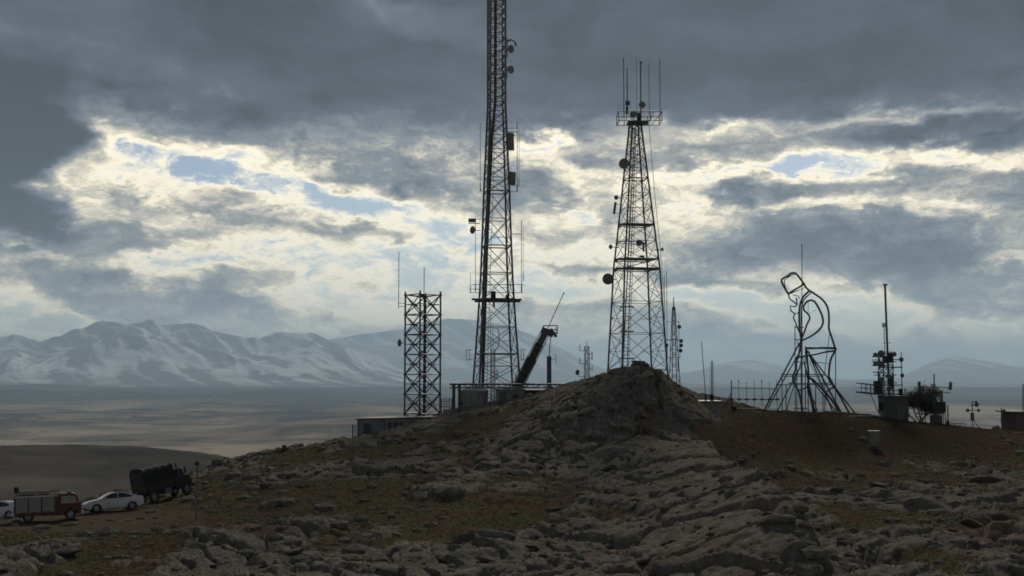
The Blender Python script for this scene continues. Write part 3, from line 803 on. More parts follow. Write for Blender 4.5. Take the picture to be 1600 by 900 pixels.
    # left cluster
    blk(t, 'panel_antenna', (X(738, 345), Y - .4, Z(345)), (1.05, 0.5, 0.5), M_DISH)
    rod(t, 'antenna_arm', (X(732, 349), Y - .3, Z(349.5)), (X(750, 349), Y - .3, Z(349.5)), 0.06, M_STEEL)
    disc(t, 'microwave_dish', (X(740, 360), Y - .4, Z(360)), 0.55, (-0.7, -0.7, 0), M_DISH, 'bowl')
    rod(t, 'dish_bracket', (X(741, 360), Y - .3, Z(360)), (X(751, 360), Y, Z(360)), 0.06, M_STEEL)
    # small framed antennas low down
    for c0, c1 in ((729, 739), (814, 822)):
        for r in (547, 562): rod(t, 'antenna_arm', (X(c0, r), Y - 1, Z(r)), (X(c1, r), Y - 1, Z(r)), 0.04, M_STEEL)
        for c in (c0, (c0 + c1) / 2): rod(t, 'dipole', (X(c, 545), Y - 1, Z(545)), (X(c, 564), Y - 1, Z(564)), 0.04, M_STEEL)
    tube(t, 'antenna_hoop', [(X(771, 513), Y - 1, Z(513)), (X(779, 516), Y - 1, Z(513)), (X(780, 530), Y - 1, Z(530)), (X(779.5, 541), Y - 1, Z(541)), (X(774, 548), Y - 1, Z(549))], 0.06, M_BLUEP, 6, smooth=1)
    rod(t, 'whip_antenna', (X(767, 548), Y - 1, Z(548)), (X(767, 489), Y - 1, Z(489)), 0.04, M_STEEL)
    tube(t, 'top_mast', [(cx, Y, lv[-1][0]), (cx, Y, lv[-1][0] + 5)], 0.12, M_STEEL)
tall_tower()

# slender lattice mast standing inside the tall tower's feet
def inner_mast():
    Y = 156.0; cx = at(770, 600, Y).x; Z = lambda r: at(770, r, Y).z
    t = thing('lattice_mast', 'thin lattice mast with stepped dipoles standing between the tallest tower legs', 'mast', (cx, Y, ground(cx, Y) - .2))
    n = 18; z0 = t.location.z; z1 = Z(545)
    lattice(t, cx, Y, [(z0 + (z1 - z0) * i / n, 0.24) for i in range(n + 1)], R(20), 0.035, 0.018, 0.018, M_STEEL, single=True)
    rod(t, 'whip_antenna', (cx, Y, z1), (cx, Y, Z(505)), 0.03, M_STEEL)
    for r in (581, 589): dipole(t, (cx, Y, Z(r)), 0.7, 0.65, M_STEEL)
    rod(t, 'dipole', (at(776, 580, Y).x, Y, Z(592)), (at(776, 580, Y).x, Y, Z(576)), 0.03, M_STEEL)
inner_mast()

# ---------------------------------------------------------------- square truss tower on the left
def truss_tower():
    Y = 150.0; k = px_m(Y); cx = at(660.3, 560, Y).x
    zg = ground(cx, Y) - .3
    t = thing('truss_tower', 'straight square truss tower of crossed bars beside the grey shed', 'tower', (cx, Y, zg))
    Z = lambda r: at(660, r, Y).z; X = lambda c, r=560: at(c, r, Y).x
    th = R(45 - 4.5); half = 55.5 * k / 2 / (math.cos(R(4.5)) * math.sqrt(2))
    rows = [661, 646, 631, 615.6, 600, 585, 569, 554, 538, 523, 507, 492, 476, 461]
    lv = [(Z(r), half) for r in rows]; lv[0] = (zg, half)
    C = [corners(cx, Y, z, a, th) for z, a in lv]
    for q in range(4): tube(t, 'leg', [c[q] for c in C] + [C[-1][q] + Vector((0, 0, .45))], 0.12, M_STEEL, 6)
    for i, c in enumerate(C):
        for q in range(4):
            j = (q + 1) % 4
            main = i % 2 == 1
            e = (c[j] - c[q]).normalized() * (0.25 if main else 0)
            rod(t, 'horizontal_brace', c[q] - e, c[j] + e, 0.075 if main else 0.045, M_STEEL)
    for i in range(1, len(C) - 2, 2):
        for q in range(4):
            j = (q + 1) % 4
            rod(t, 'diagonal_brace', C[i][q], C[i + 2][j], 0.075, M_STEEL); rod(t, 'diagonal_brace', C[i][j], C[i + 2][q], 0.075, M_STEEL)
            mid = (C[i + 1][q] + C[i + 1][j]) / 2; d = C[i][j] - C[i][q]
            blk(t, 'gusset_plate', mid, (0.55, 0.12, 0.26), M_STEEL, rz=math.atan2(d.y, d.x))
    for q in range(4):
        j = (q + 1) % 4; rod(t, 'diagonal_brace', C[0][q], C[1][j], 0.07, M_STEEL); rod(t, 'diagonal_brace', C[0][j], C[1][q], 0.07, M_STEEL)
    top = C[-1][0].z
    for a, b in ((0, 2), (1, 3)): tube(t, 'roof_beam', [C[-1][a] + Vector((0, 0, .05)), Vector((cx, Y, top - .28)), C[-1][b] + Vector((0, 0, .05))], 0.09, M_STEEL, 6)
    blk(t, 'roof_hub', (cx, Y, top - .1), (0.7, 0.7, 0.35), M_STEEL)
    for z in (C[4][0].z, C[8][0].z): rod(t, 'cross_beam', C[0][0].lerp(C[0][2], 0) * 1.0 + Vector((0, 0, z - zg)), C[0][2] + Vector((0, 0, z - zg)), 0.06, M_STEEL)
    rod(t, 'whip_antenna', (X(662), Y, top - .2), (X(662), Y, Z(418)), 0.05, M_STEEL)
    rod(t, 'whip_antenna', (X(622.5), Y - .3, Z(482)), (X(622.5), Y - .3, Z(394)), 0.045, M_STEEL)
    for r in (474, 479): rod(t, 'antenna_arm', (X(622), Y - .3, Z(r)), (X(634), Y - .2, Z(r)), 0.04, M_STEEL)
    disc(t, 'microwave_dish', (X(626), Y - .3, Z(536)), 0.48, (-.8, -.6, 0), M_DISH, 'bowl'); rod(t, 'dish_bracket', (X(626), Y - .3, Z(536)), (X(633), Y, Z(536)), 0.05, M_STEEL)
    ladder(t, (X(659), Y - .4, zg + .5), (X(659), Y - .4, top - .4), 0.5, M_STEEL, step=.4, r=.035)
    rod(t, 'cable_bundle', (X(662.5), Y, zg), (X(662.5), Y, top - .4), 0.12, M_BLACK)
truss_tower()

# ---------------------------------------------------------------- second lattice tower behind the summit
def second_tower():
    Y = 135.0; k = px_m(Y); cx = at(995, 500, Y).x; th = R(12.4)
    zg = ground(cx, Y) - .4
    t = thing('lattice_tower', 'tapering lattice tower with a platform of whips behind the rocky summit', 'tower', (cx, Y, zg))
    Z = lambda r: at(995, r, Y).z
    X = lambda c, r=350: at(c, r, Y).x
    s = math.cos(th) + math.sin(th)
    rows = [(600, 90), (577, 86.5), (521, 80), (472, 74), (421, 68), (406, 65), (378, 58), (352, 52.5), (327, 46.5), (303, 41.5), (280, 36.5), (264, 33), (250, 29.8), (238, 27), (222, 23.5), (206, 20), (193, 17.5)]
    lv = [(Z(r), w * k / 2 / s) for r, w in rows]; lv[0] = (zg, lv[0][1])
    lattice(t, cx, Y, lv, th, 0.105, 0.038, 0.034, M_STEEL, thick=(4, 5, 7, 10), redundant=(1, 2))
    C = [corners(cx, Y, z, a, th) for z, a in lv]
    for i in (1, 2, 3):                              # secondary lacing up the narrow faces
        for (p, q) in ((0, 3), (1, 2)):
            for u in range(4):
                a, b = C[i][p].lerp(C[i + 1][p], u / 4), C[i][q].lerp(C[i + 1][q], (u + 1) / 4)
                c, d = C[i][q].lerp(C[i + 1][q], u / 4), C[i][p].lerp(C[i + 1][p], (u + 1) / 4)
                rod(t, 'lacing', a if u % 2 else c, b if u % 2 else d, 0.032, M_STEEL)
    # caged ladder and cables inside the left face
    ladder(t, (X(976, 577), Y - 1.2, zg + .6), (X(993, 200), Y - .3, Z(200)), 0.62, M_STEEL, step=.4)
    tube(t, 'cable_bundle', [(X(971, 577), Y, zg), (X(983, 380), Y, Z(380)), (X(992, 200), Y, Z(200))], 0.06, M_BLACK, 6)
    tube(t, 'cable_bundle', [(X(980, 577), Y + .5, zg), (X(987, 380), Y + .3, Z(380)), (X(994, 200), Y, Z(200))], 0.05, M_BLACK, 6)
    for r in (480, 518, 560): rod(t, 'ladder_landing', (X(967, r), Y - 1.2, Z(r)), (X(989, r), Y - 1.0, Z(r)), 0.10, M_STEEL)
    # walkway decks seen edge on
    for r, c0, c1 in ((421, 960, 1030), (406, 962, 1024), (352, 968, 1020)):
        blk(t, 'walkway', ((X(c0, r) + X(c1, r)) / 2, Y, Z(r) + .05), (X(c1, r) - X(c0, r), 1.6, 0.14), M_STEEL, rz=th)
    # top platform
    zt = Z(192); zr = Z(178)
    blk(t, 'platform_deck', (X(996, 192), Y, zt), (X(1012, 192) - X(980, 192), 2.4, 0.16), M_STEEL)
    for c0, c1 in ((965, 1032),):
        for yy in (-1.3, 1.3):
            for z in (zt, zr): rod(t, 'platform_rail', (X(c0, 190), Y + yy, z), (X(c1, 190), Y + yy, z), 0.055, M_STEEL)
            for c in (965, 977, 988, 1000, 1014, 1032): rod(t, 'rail_post', (X(c, 190), Y + yy, zt), (X(c, 190), Y + yy, zr), 0.05, M_STEEL)
            for a, b in ((965, 977), (1014, 1020), (1020, 1032)): rod(t, 'rail_brace', (X(a, 190), Y + yy, zt), (X(b, 190), Y + yy, zr), 0.03, M_STEEL)
        for c in (c0, c1):
            for z in (zt, zr): rod(t, 'platform_rail', (X(c, 190), Y - 1.3, z), (X(c, 190), Y + 1.3, z), 0.05, M_STEEL)
    blk(t, 'equipment_box', (X(998, 185), Y - .2, (zt + zr) / 2), (0.45, 0.5, 1.2), M_BLACK); disc(t, 'microwave_dish', (X(989, 181), Y - .8, Z(181)), 0.42, (-.5, -.85, 0), M_DISH, 'drum')
    blk(t, 'equipment_box', (X(979, 177), Y - .6, Z(174)), (0.25, 0.3, 0.9), M_BLACK); blk(t, 'equipment_box', (X(980, 163), Y - .6, Z(163)), (0.5, 0.4, 0.45), M_BLACK)
    for c, ra, rb, rr in ((974.5, 92, 180, .055), (980, 108, 178, .065), (1001, 97, 180, .075), (994.5, 92, 178, .02), (1014, 100, 182, .03), (1031, 95, 190, .045)):
        rod(t, 'whip_antenna', (X(c, 190), Y - .4, Z(rb)), (X(c, 190), Y - .4, Z(ra)), rr, M_STEEL, 'rod')
    ball(t, 'antenna_tip', (X(1001, 99), Y - .4, Z(99)), 0.17, M_DISH); disc(t, 'microwave_dish', (X(1002, 166), Y - .7, Z(166)), 0.40, (.2, -.95, 0), M_DISH, 'drum')
    # dishes and panels down the left side
    for c, r, rad, dv in ((974.5, 258, .62, (-.45, -.9, 0)), (949.5, 437, .66, (-.35, -.93, 0)), (953.5, 387, .28, (-.8, -.6, 0)), (1033, 391, .22, (.8, -.6, 0)), (997, 381, .38, (.2, -.95, 0)), (962, 310.5, .27, (-.6, -.8, 0))):
        disc(t, 'microwave_dish', (X(c, r), Y - .9, Z(r)), rad, dv, M_DISH, 'drum')
        tgt = X(995 + (c - 995) * .7, r); rod(t, 'dish_bracket', (X(c, r), Y - .8, Z(r)), (tgt, Y - .3, Z(r)), 0.06, M_STEEL)
    blk(t, 'panel_antenna', (X(959.5, 327), Y - .9, Z(327)), (0.28, 0.22, 1.4), M_DISH, rot=(0, R(8), 0)); blk(t, 'panel_antenna', (X(1004, 385), Y - .9, Z(387)), (0.22, 0.2, 1.1), M_DISH)
    for r in (320, 334): rod(t, 'antenna_arm', (X(960, r), Y - .8, Z(r)), (X(972, r), Y - .2, Z(r)), 0.04, M_STEEL)
    rod(t, 'antenna_arm', (X(963, 378), Y - .8, Z(378)), (X(1004, 378), Y - .7, Z(378)), 0.05, M_STEEL); blk(t, 'equipment_box', (X(1003, 402), Y, Z(402)), (0.55, 0.5, 0.4), M_BLACK)
    # feeder line hanging down the right flank
    tube(t, 'feeder_cable', [(X(1014, 190), Y, Z(193)), (X(1022, 300), Y - .3, Z(300)), (X(1031, 391), Y - .5, Z(391)), (X(1037, 470), Y - .5, Z(470))], 0.03, M_BLACK, 5)
second_tower()

# slim tapering mast right of the summit
def slim_mast():
    Y = 137.0; k = px_m(Y); cx = at(1053.5, 560, Y).x; zg = ground(cx, Y) - .3
    t = thing('lattice_mast', 'slim tapering lattice mast with crossbars of small dishes right of the summit', 'mast', (cx, Y, zg))
    Z = lambda r: at(1053, r, Y).z; X = lambda c, r=540: at(c, r, Y).x
    n = 16; zt = Z(480)
    C = lattice(t, cx, Y, [(zg + (zt - zg) * i / n, (0.42 * (1 - i / n) + 0.12)) for i in range(n + 1)], R(15), 0.045, 0.022, 0.022, M_STEEL, single=True)
    rod(t, 'top_pole', (cx, Y, zt - .3), (cx, Y, Z(464)), 0.10, M_STEEL, 'taper')
    for r, c0, c1, rr in ((503, 1041, 1062, .03), (531, 1040, 1064, .06), (559, 1041, 1062, .035)):
        rod(t, 'crossbar', (X(c0), Y - .3, Z(r)), (X(c1), Y - .3, Z(r)), rr, M_STEEL)
    for c, ra, rb in ((1042, 424, 560), (1060.5, 503, 530), (1061.5, 535, 560), (1038.5, 430, 500)):
        rod(t, 'whip_antenna', (X(c), Y - .3, Z(rb)), (X(c), Y - .3, Z(ra)), 0.035, M_STEEL)
    for c, r in ((1060.5, 511), (1063, 533), (1063, 540), (1062, 548), (1040.5, 540)):
        disc(t, 'small_dish', (X(c), Y - .5, Z(r)), 0.24, (.3 if c > 1050 else -.3, -.95, 0), M_DISH, 'drum')
    blk(t, 'equipment_box', (X(1059), Y - .4, Z(607)), (.3, .3, .8), M_BLACK); rod(t, 'dipole', (X(1058.5), Y - .4, Z(580)), (X(1058.5), Y - .4, Z(565)), 0.04, M_STEEL)
slim_mast()

# small mast with side dipoles in the gap left of the summit
def small_mast():
    Y = 170.0; cx = at(917, 570, Y).x; zg = ground(cx, Y) - .3
    t = thing('lattice_mast', 'small pale mast with side dipoles and one dish left of the summit', 'mast', (cx, Y, zg))
    Z = lambda r: at(917, r, Y).z; X = lambda c, r=570: at(c, r, Y).x
    n = 14; zt = Z(541)
    lattice(t, cx, Y, [(zg + (zt - zg) * i / n, 0.36 - 0.1 * i / n) for i in range(n + 1)], R(20), 0.05, 0.025, 0.025, M_GALV, single=True)
    rod(t, 'top_pole', (cx, Y, zt), (cx, Y, Z(533)), 0.05, M_GALV)
    for r, c0 in ((548, 906), (568, 906), (588, 904)):
        rod(t, 'antenna_arm', (X(c0), Y - .3, Z(r)), (cx, Y, Z(r)), 0.05, M_GALV); rod(t, 'dipole', (X(c0), Y - .3, Z(r)), (X(c0), Y - .3, Z(r - 9)), 0.06, M_GALV)
    for r in (553, 560, 576): rod(t, 'antenna_arm', (cx, Y, Z(r)), (X(925), Y - .3, Z(r)), 0.04, M_GALV); rod(t, 'dipole', (X(925), Y - .3, Z(r + 3)), (X(925), Y - .3, Z(r - 4)), 0.07, M_GALV)
    disc(t, 'microwave_dish', (X(903), Y - .4, Z(582)), 0.42, (-.7, -.6, .2), M_DISH, 'bowl')
small_mast()

# ---------------------------------------------------------------- raised telescopic boom
def boom():
    Y = 151.0; A = at(800, 640, Y); P0 = at(808, 606, Y); P1 = at(851, 522, Y - .5)
    zg = ground(P0.x, Y)
    t = thing('telescopic_boom', 'thick dark boom raised at a slant with a basket and whip on top', 'boom', (P0.x, Y, zg - .1))
    d = (P1 - P0).normalized(); q = d.to_track_quat('Z', 'Y'); L = (P1 - P0).length
    for nm, a, b, w, mt in (('outer_section', -.28, .55, 1.35, M_RUST), ('middle_section', .5, .82, 1.18, M_RUST), ('inner_section', .78, 1.02, 1.0, M_STEEL)):
        p, e = P0 + d * L * a, P0 + d * L * b
        o = child(nm, unit('box', mt), t, Matrix.LocRotScale((p + e) / 2, q, (w, w * .8, (e - p).length)))
    for i in range(9):
        p = P0 + d * L * (-.05 + i * .115)
        child('stiffener_rib', unit('box', M_STEEL), t, Matrix.LocRotScale(p, q, (1.46 - .035 * i, 1.2 - .03 * i, .10)))
    side = d.cross(Vector((0, 1, 0))).normalized()
    for s in (-1, 1): rod(t, 'cable_pipe', P0 + side * s * .74 - d * 1.0, P1 + side * s * .6, 0.05, M_BLACK)
    blk(t, 'boom_head', P1 + Vector((.35, 0, .25)), (1.7, 1.0, .8), M_STEEL, rot=(0, R(22), 0))
    # basket with rails
    bc = P1 + Vector((.75, 0, .35))
    for sx in (-.9, .9):
        for sy in (-.6, .6): rod(t, 'basket_post', bc + Vector((sx, sy, -.3)), bc + Vector((sx, sy, .75)), 0.05, M_STEEL)
    for z in (.25, .75):
        for sy in (-.6, .6): rod(t, 'basket_rail', bc + Vector((-.9, sy, z)), bc + Vector((.9, sy, z)), 0.045, M_STEEL)
        for sx in (-.9, .9): rod(t, 'basket_rail', bc + Vector((sx, -.6, z)), bc + Vector((sx, .6, z)), 0.045, M_STEEL)
    blk(t, 'basket_floor', bc + Vector((0, 0, -.25)), (1.9, 1.3, .12), M_STEEL)
    child('end_plate', unit('box', M_STEEL), t, Matrix.LocRotScale(P1 + Vector((1.15, -.1, .15)), Euler((0, R(-35), 0)), (.35, .9, 1.3)))
    rod(t, 'whip_antenna', at(854, 517, Y), at(881, 458, Y), 0.055, M_STEEL); ball(t, 'antenna_tip', at(881, 458, Y), 0.11, M_STEEL)
    # pedestal the boom turns on
    rod(t, 'pedestal', (P0.x - .8, Y, zg - .3), (P0.x - .8, Y, zg + 1.0), 0.8, M_STEEL); blk(t, 'turntable', (P0.x - .8, Y, zg + 1.1), (2.2, 1.9, .5), M_STEEL)
boom()

def boom_mast():
    Y = 153.0; cx = at(858, 580, Y).x; zg = ground(cx, Y) - .2; Z = lambda r: at(858, r, Y).z; X = lambda c: at(c, 570, Y).x
    t = thing('antenna_mast', 'short blue grey mast with two side dipoles right of the slanting boom', 'mast', (cx, Y, zg))
    n = 12; zt = Z(557)
    lattice(t, cx, Y, [(zg + (zt - zg) * i / n, .22) for i in range(n + 1)], R(10), 0.05, 0.03, 0.03, M_STEEL, single=True)
    rod(t, 'inner_tube', (cx, Y, zg), (cx, Y, zt), 0.12, M_BLUEP); rod(t, 'top_pole', (cx, Y, zt), (X(861), Y, Z(520)), 0.06, M_STEEL)
    for r in (519, 561): dipole(t, (X(859), Y, Z(r)), 1.3, 0.8, M_STEEL); rod(t, 'antenna_boom', (X(857), Y, Z(r)), (X(869), Y, Z(r)), 0.035, M_STEEL)
boom_mast()
# ---------------------------------------------------------------- huts and frames around the towers
def sheet_wall(root, name, p0, p1, z0, z1, mat, pitch=0.25, depth=0.04):
    """ribbed sheet-metal wall between two ground points"""
    p0, p1 = Vector((p0[0], p0[1], 0)), Vector((p1[0], p1[1], 0)); d = p1 - p0; L = d.length; d.normalize(); n = Vector((d.y, -d.x, 0))
    vs, fs = [], []; x = 0.0; pts = []
    while x < L:
        for f, o in ((0, 0), (.35, 0), (.45, depth), (.85, depth)):
            if x + f * pitch < L: pts.append((x + f * pitch, o))
        x += pitch
    pts.append((L, 0))
    for s, o in pts:
        q = d * s + n * o
        vs += [(q.x, q.y, z0), (q.x, q.y, z1)]
    fs = [(2 * i, 2 * i + 2, 2 * i + 3, 2 * i + 1) for i in range(len(pts) - 1)]
    me = bpy.data.meshes.new(name); me.from_pydata(vs, [], fs); me.materials.append(mat)
    return child(name, me, root, Matrix.Translation(p0))

def shed():
    Y = 143.0; a = at(559, 685, Y); b = at(672, 685, Y + 1.5); zt = at(600, 655.5, Y).z
    zb = min(gz(a), gz(b)) - .6
    t = thing('metal_shed', 'low grey blue sheet metal shed below the square truss tower', 'shed', (a.x, Y, zb))
    dep = Vector((1.2, 6.0, 0))
    sheet_wall(t, 'front_wall', a, b, zb, zt, M_SHED); sheet_wall(t, 'side_wall', a + dep, a, zb, zt, M_SHED)
    sheet_wall(t, 'back_wall', b + dep, a + dep, zb, zt, M_SHED); sheet_wall(t, 'side_wall', b, b + dep, zb, zt, M_SHED)
    bm = bmesh.new()
    A, B = Vector((a.x - .25, a.y - .3, zt)), Vector((b.x + .25, b.y - .3, zt + .12)); q = [A, B, B + dep * 1.08, A + dep * 1.08]
    lo = [bm.verts.new(v - t.location) for v in q]; hi = [bm.verts.new(v - t.location + Vector((0, 0, .14))) for v in q]
    for i in range(4): bm.faces.new((lo[i], lo[(i + 1) % 4], hi[(i + 1) % 4], hi[i]))
    bm.faces.new(lo[::-1]); bm.faces.new(hi); me = bpy.data.meshes.new('roof'); bm.to_mesh(me); bm.free(); me.materials.append(M_ROOF)
    child('roof', me, t, Matrix.Translation(t.location))
    dr = (b - a).normalized()
    for f, w, h, nm, mt in ((.13, .95, 1.9, 'door', M_DARK), (.44, .55, .9, 'window', M_DARK), (.52, .55, .9, 'window', M_DARK), (.60, .55, .9, 'window', M_DARK)):
        c = a.lerp(b, f); z = zt - .35 - h / 2 - (0 if nm == 'window' else .1)
        blk(t, nm, (c.x, c.y - .06, z), (w, .08, h), mt, rz=math.atan2(dr.y, dr.x))
        for sx in (-1, 1): blk(t, nm + '_frame', (c.x + sx * (w / 2 + .03), c.y - .07, z), (.07, .1, h + .1), M_SHED, rz=math.atan2(dr.y, dr.x))
    for f in (0.0, .365): 
        c = a.lerp(b, f); rod(t, 'corner_trim', (c.x, c.y - .06, zb), (c.x, c.y - .06, zt), .07, M_ROOF)
shed()

for i, (c, top, nm, lb) in enumerate(((551, 664, 'fence_post', 'dark stubby post at the left end of the metal shed'), (555.5, 664, 'fence_post', 'pale thin post between the stubby post and the shed'))):
    p = at(c, 686, 141.5); z = gz(p)
    t = thing(nm, lb, 'post', (p.x, p.y, z - .2), 'posts by the metal shed')
    rod(t, 'shaft', (p.x, p.y, z - .2), (p.x, p.y, at(c, top, 141.5).z), .09 if i == 0 else .05, M_STEEL if i == 0 else M_GALV); ball(t, 'cap', (p.x, p.y, at(c, top, 141.5).z), .1 if i == 0 else .06, M_STEEL)

def block_building(name, label, c0, c1, rtop, Y, depth, mat, zdrop=1.0, parapet=.25):
    a, b = at(c0, rtop, Y), at(c1, rtop, Y); zt = a.z; zb = min(gz(a), gz(b), ground(a.x, Y + depth)) - zdrop
    t = thing(name, label, 'building', ((a.x + b.x) / 2, Y, zb))
    cx, w = (a.x + b.x) / 2, b.x - a.x
    blk(t, 'wall', (cx, Y + .1, (zb + zt) / 2), (w, .25, zt - zb), mat); blk(t, 'wall', (cx, Y + depth, (zb + zt) / 2), (w, .25, zt - zb), mat)
    for x in (a.x + .1, b.x - .1): blk(t, 'wall', (x, Y + depth / 2, (zb + zt) / 2 - .01), (.25, depth - .2, zt - zb), mat)
    return t, a, b, zt, zb
# curved concrete tank house and plain concrete hut under the gantry
def tank_house():
    Y = 147.5; a, b = at(720, 610, Y), at(762, 610, Y); cx = (a.x + b.x) / 2; r = (b.x - a.x) / 2
    zb = ground(cx, Y) - 1.0; zt = at(740, 610, Y).z
    t = thing('concrete_tank', 'round grey concrete tank under the left end of the steel gantry', 'tank', (cx, Y + 1.5, zb))
    bm = bmesh.new(); h = zt - zb
    _lathe(bm, [(r, 0), (r, h - .25), (r + .08, h - .22), (r + .08, h - .05), (r * .9, h + .1), (r * .4, h + .32), (0, h + .38)], 28)
    me = bpy.data.meshes.new('tank_shell'); bm.to_mesh(me); bm.free(); me.materials.append(M_CONC)
    child('tank_shell', me, t, Matrix.Translation(t.location))
    for i in range(6):
        an = R(200 + i * 28); p = Vector((cx + math.cos(an) * (r + .03), Y + 1.5 + math.sin(an) * (r + .03), 0))
        blk(t, 'pilaster', (p.x, p.y, zb + h * .45), (.16, .16, h * .9), M_CONC, rz=an)
    blk(t, 'hatch', (cx + .3, Y + 1.2, zt + .42), (.7, .7, .25), M_STEEL)
    rod(t, 'vent_pipe', (cx - r - .25, Y + .5, zb + h * .45), (cx - r + .5, Y + .9, zb + h * .45), .12, M_STEEL)
tank_house()
t, a, b, zt, zb = block_building('concrete_hut', 'plain grey concrete hut at the foot of the slanting boom', 775, 818, 610, 147.0, 4.0, M_CONC)
blk(t, 'roof_slab', ((a.x + b.x) / 2, 149, zt + .09), (b.x - a.x + .4, 4.6, .18), M_CONC); blk(t, 'door', (a.x + .9, 147 - .06, zt - 1.1), (.85, .12, 1.8), M_STEEL); blk(t, 'window', (b.x - 1.0, 147 - .06, zt - .8), (.8, .1, .6), M_DARK)
t, a, b, zt, zb = block_building('concrete_wall_block', 'long low brown walled building under the right end of the gantry', 819, 881, 611, 150.0, 3.0, plain_mat('earthy_render', (0.20, 0.17, 0.145), .9, 0, .2, .6, bump=.4))
blk(t, 'roof_slab', ((a.x + b.x) / 2, 151.5, zt + .08), (b.x - a.x + .3, 3.6, .16), M_ROOF)

def gantry():
    Y0, Y1 = 146.0, 149.5; zt = at(800, 600.5, Y0).z
    L, Rr = at(703, 600, Y0).x, at(882.5, 600, Y0).x
    t = thing('steel_gantry', 'long flat steel gantry frame standing over the concrete huts', 'gantry', ((L + Rr) / 2, Y0, ground((L + Rr) / 2, Y0)))
    for yy in (Y0, Y1):
        for dz, rr in ((0, .12), (-.42, .085)): rod(t, 'beam', (L, yy, zt + dz), (Rr, yy, zt + dz), rr, M_STEEL)
        n = 20
        for i in range(n):
            x0, x1 = L + (Rr - L) * i / n, L + (Rr - L) * (i + 1) / n
            rod(t, 'web_brace', (x0, yy, zt - .42 if i % 2 else zt), (x1, yy, zt if i % 2 else zt - .42), .04, M_STEEL)
        for c in (708, 717, 876.5, 882):
            x = at(c, 600, Y0).x; rod(t, 'post', (x, yy, ground(x, yy) - .5), (x, yy, zt), .12 if c < 720 else .09, M_STEEL)
    for i in range(13):
        x = L + (Rr - L) * i / 12; rod(t, 'cross_beam', (x, Y0, zt + .06), (x, Y1, zt + .06), .06, M_STEEL)
    for c in (788, 793): rod(t, 'blue_pipe', (at(c, 600, Y0).x, Y0 - .1, zt - .9), (at(c + 5, 600, Y0).x, Y0 - .1, zt + .1), .07, M_BLUEP)
gantry()

def picket():
    t = None
    Y = 147.2; p = at(697, 640, Y); zg = ground(p.x, Y)
    t = thing('pipe_fence', 'short row of upright pipes between truss tower and gantry', 'fence', (p.x, Y, zg))
    for c in (690, 694, 698, 702, 706):
        x = at(c, 630, Y).x; rod(t, 'picket', (x, Y, ground(x, Y) - .3), (x, Y, at(c, 623, Y).z), .06, M_STEEL); blk(t, 'picket_cap', (x, Y, at(c, 623, Y).z), (.24, .2, .1), M_STEEL)
    for r in (627, 636): rod(t, 'rail', at(688, r, Y), at(708, r, Y), .04, M_STEEL)
    blk(t, 'meter_cabinet', at(699, 645, Y - .1), (1.1, .5, .9), M_CAB)
picket()

# dark box on the summit
def summit_box():
    Y = 114.0; p = at(1000, 577, Y); zg = ground(p.x, Y)
    t = thing('stone_shelter', 'small dark shelter on the very top of the rocky summit', 'shelter', (p.x, Y, zg - .3))
    z1 = at(1000, 569, Y).z; w = 28 * px_m(Y)
    blk(t, 'wall', (p.x, Y, (zg - .3 + z1) / 2), (w, 1.4, z1 - zg + .3), M_DARK); blk(t, 'roof', (p.x, Y, z1 + .05), (w * .8, 1.5, .16), M_ROOF)
    for i, f in enumerate((-.28, -.05, .2)): ball(t, 'roof_stone', (p.x + w * f, Y, z1 + .2), .26 - .04 * i, M_HILL, (1.2, 1, .7))
summit_box()

# hut right of the summit and its poles
t, a, b, zt, zb = block_building('concrete_hut', 'flat roofed grey hut right of the summit carrying a leaning whip', 1070, 1126, 629, 126.0, 4.0, M_CONC, 1.2)
blk(t, 'roof_slab', ((a.x + b.x) / 2, 128, zt + .08), (b.x - a.x + .5, 4.6, .2), M_ROOF); blk(t, 'doorway', (a.x + .8, 126 - .06, zt - 1.0), (1.5, .1, 1.3), M_DARK)
blk(t, 'wall_panel', (b.x - 1.6, 126 - .05, zt - .9), (2.2, .06, 1.3), M_CAB)
HUT_TOP = zt + .18
def pole_on(name, label, c, r0, r1, Y, rr, lean=0, zbase=None, group=None, base=True):
    x = at(c, r0, Y).x; zb_ = ground(x, Y) - .2 if zbase is None else zbase
    t = thing(name, label, 'antenna', (x, Y, zb_), group)
    rod(t, 'shaft', (x, Y, zb_), (at(c + lean, r1, Y).x, Y, at(c + lean, r1, Y).z), rr, M_STEEL, 'rod')
    if base: rod(t, 'mount', (x, Y, zb_), (x + lean * .01, Y, zb_ + .7), rr * 2.6, M_BLACK)
    return t
pole_on('whip_antenna', 'thin whip leaning left on the flat roofed hut', 1103, 629, 533, 128, .04, -7, HUT_TOP)
pole_on('whip_antenna', 'thick upright pole on the flat roofed hut beside the leaning whip', 1112.5, 628, 564, 128, .075, 0, HUT_TOP)
for c, lb in ((1109.5, 'very thin wire antenna just left of the thick hut pole'), (1115.5, 'very thin wire antenna just right of the thick hut pole'), (1067.5, 'short spike at the left edge of the hut roof')):
    pole_on('whip_antenna', lb, c, 628, 567 if c > 1100 else 615, 128, .02 if c > 1100 else .03, 0, HUT_TOP, 'thin wires on the hut roof', False)

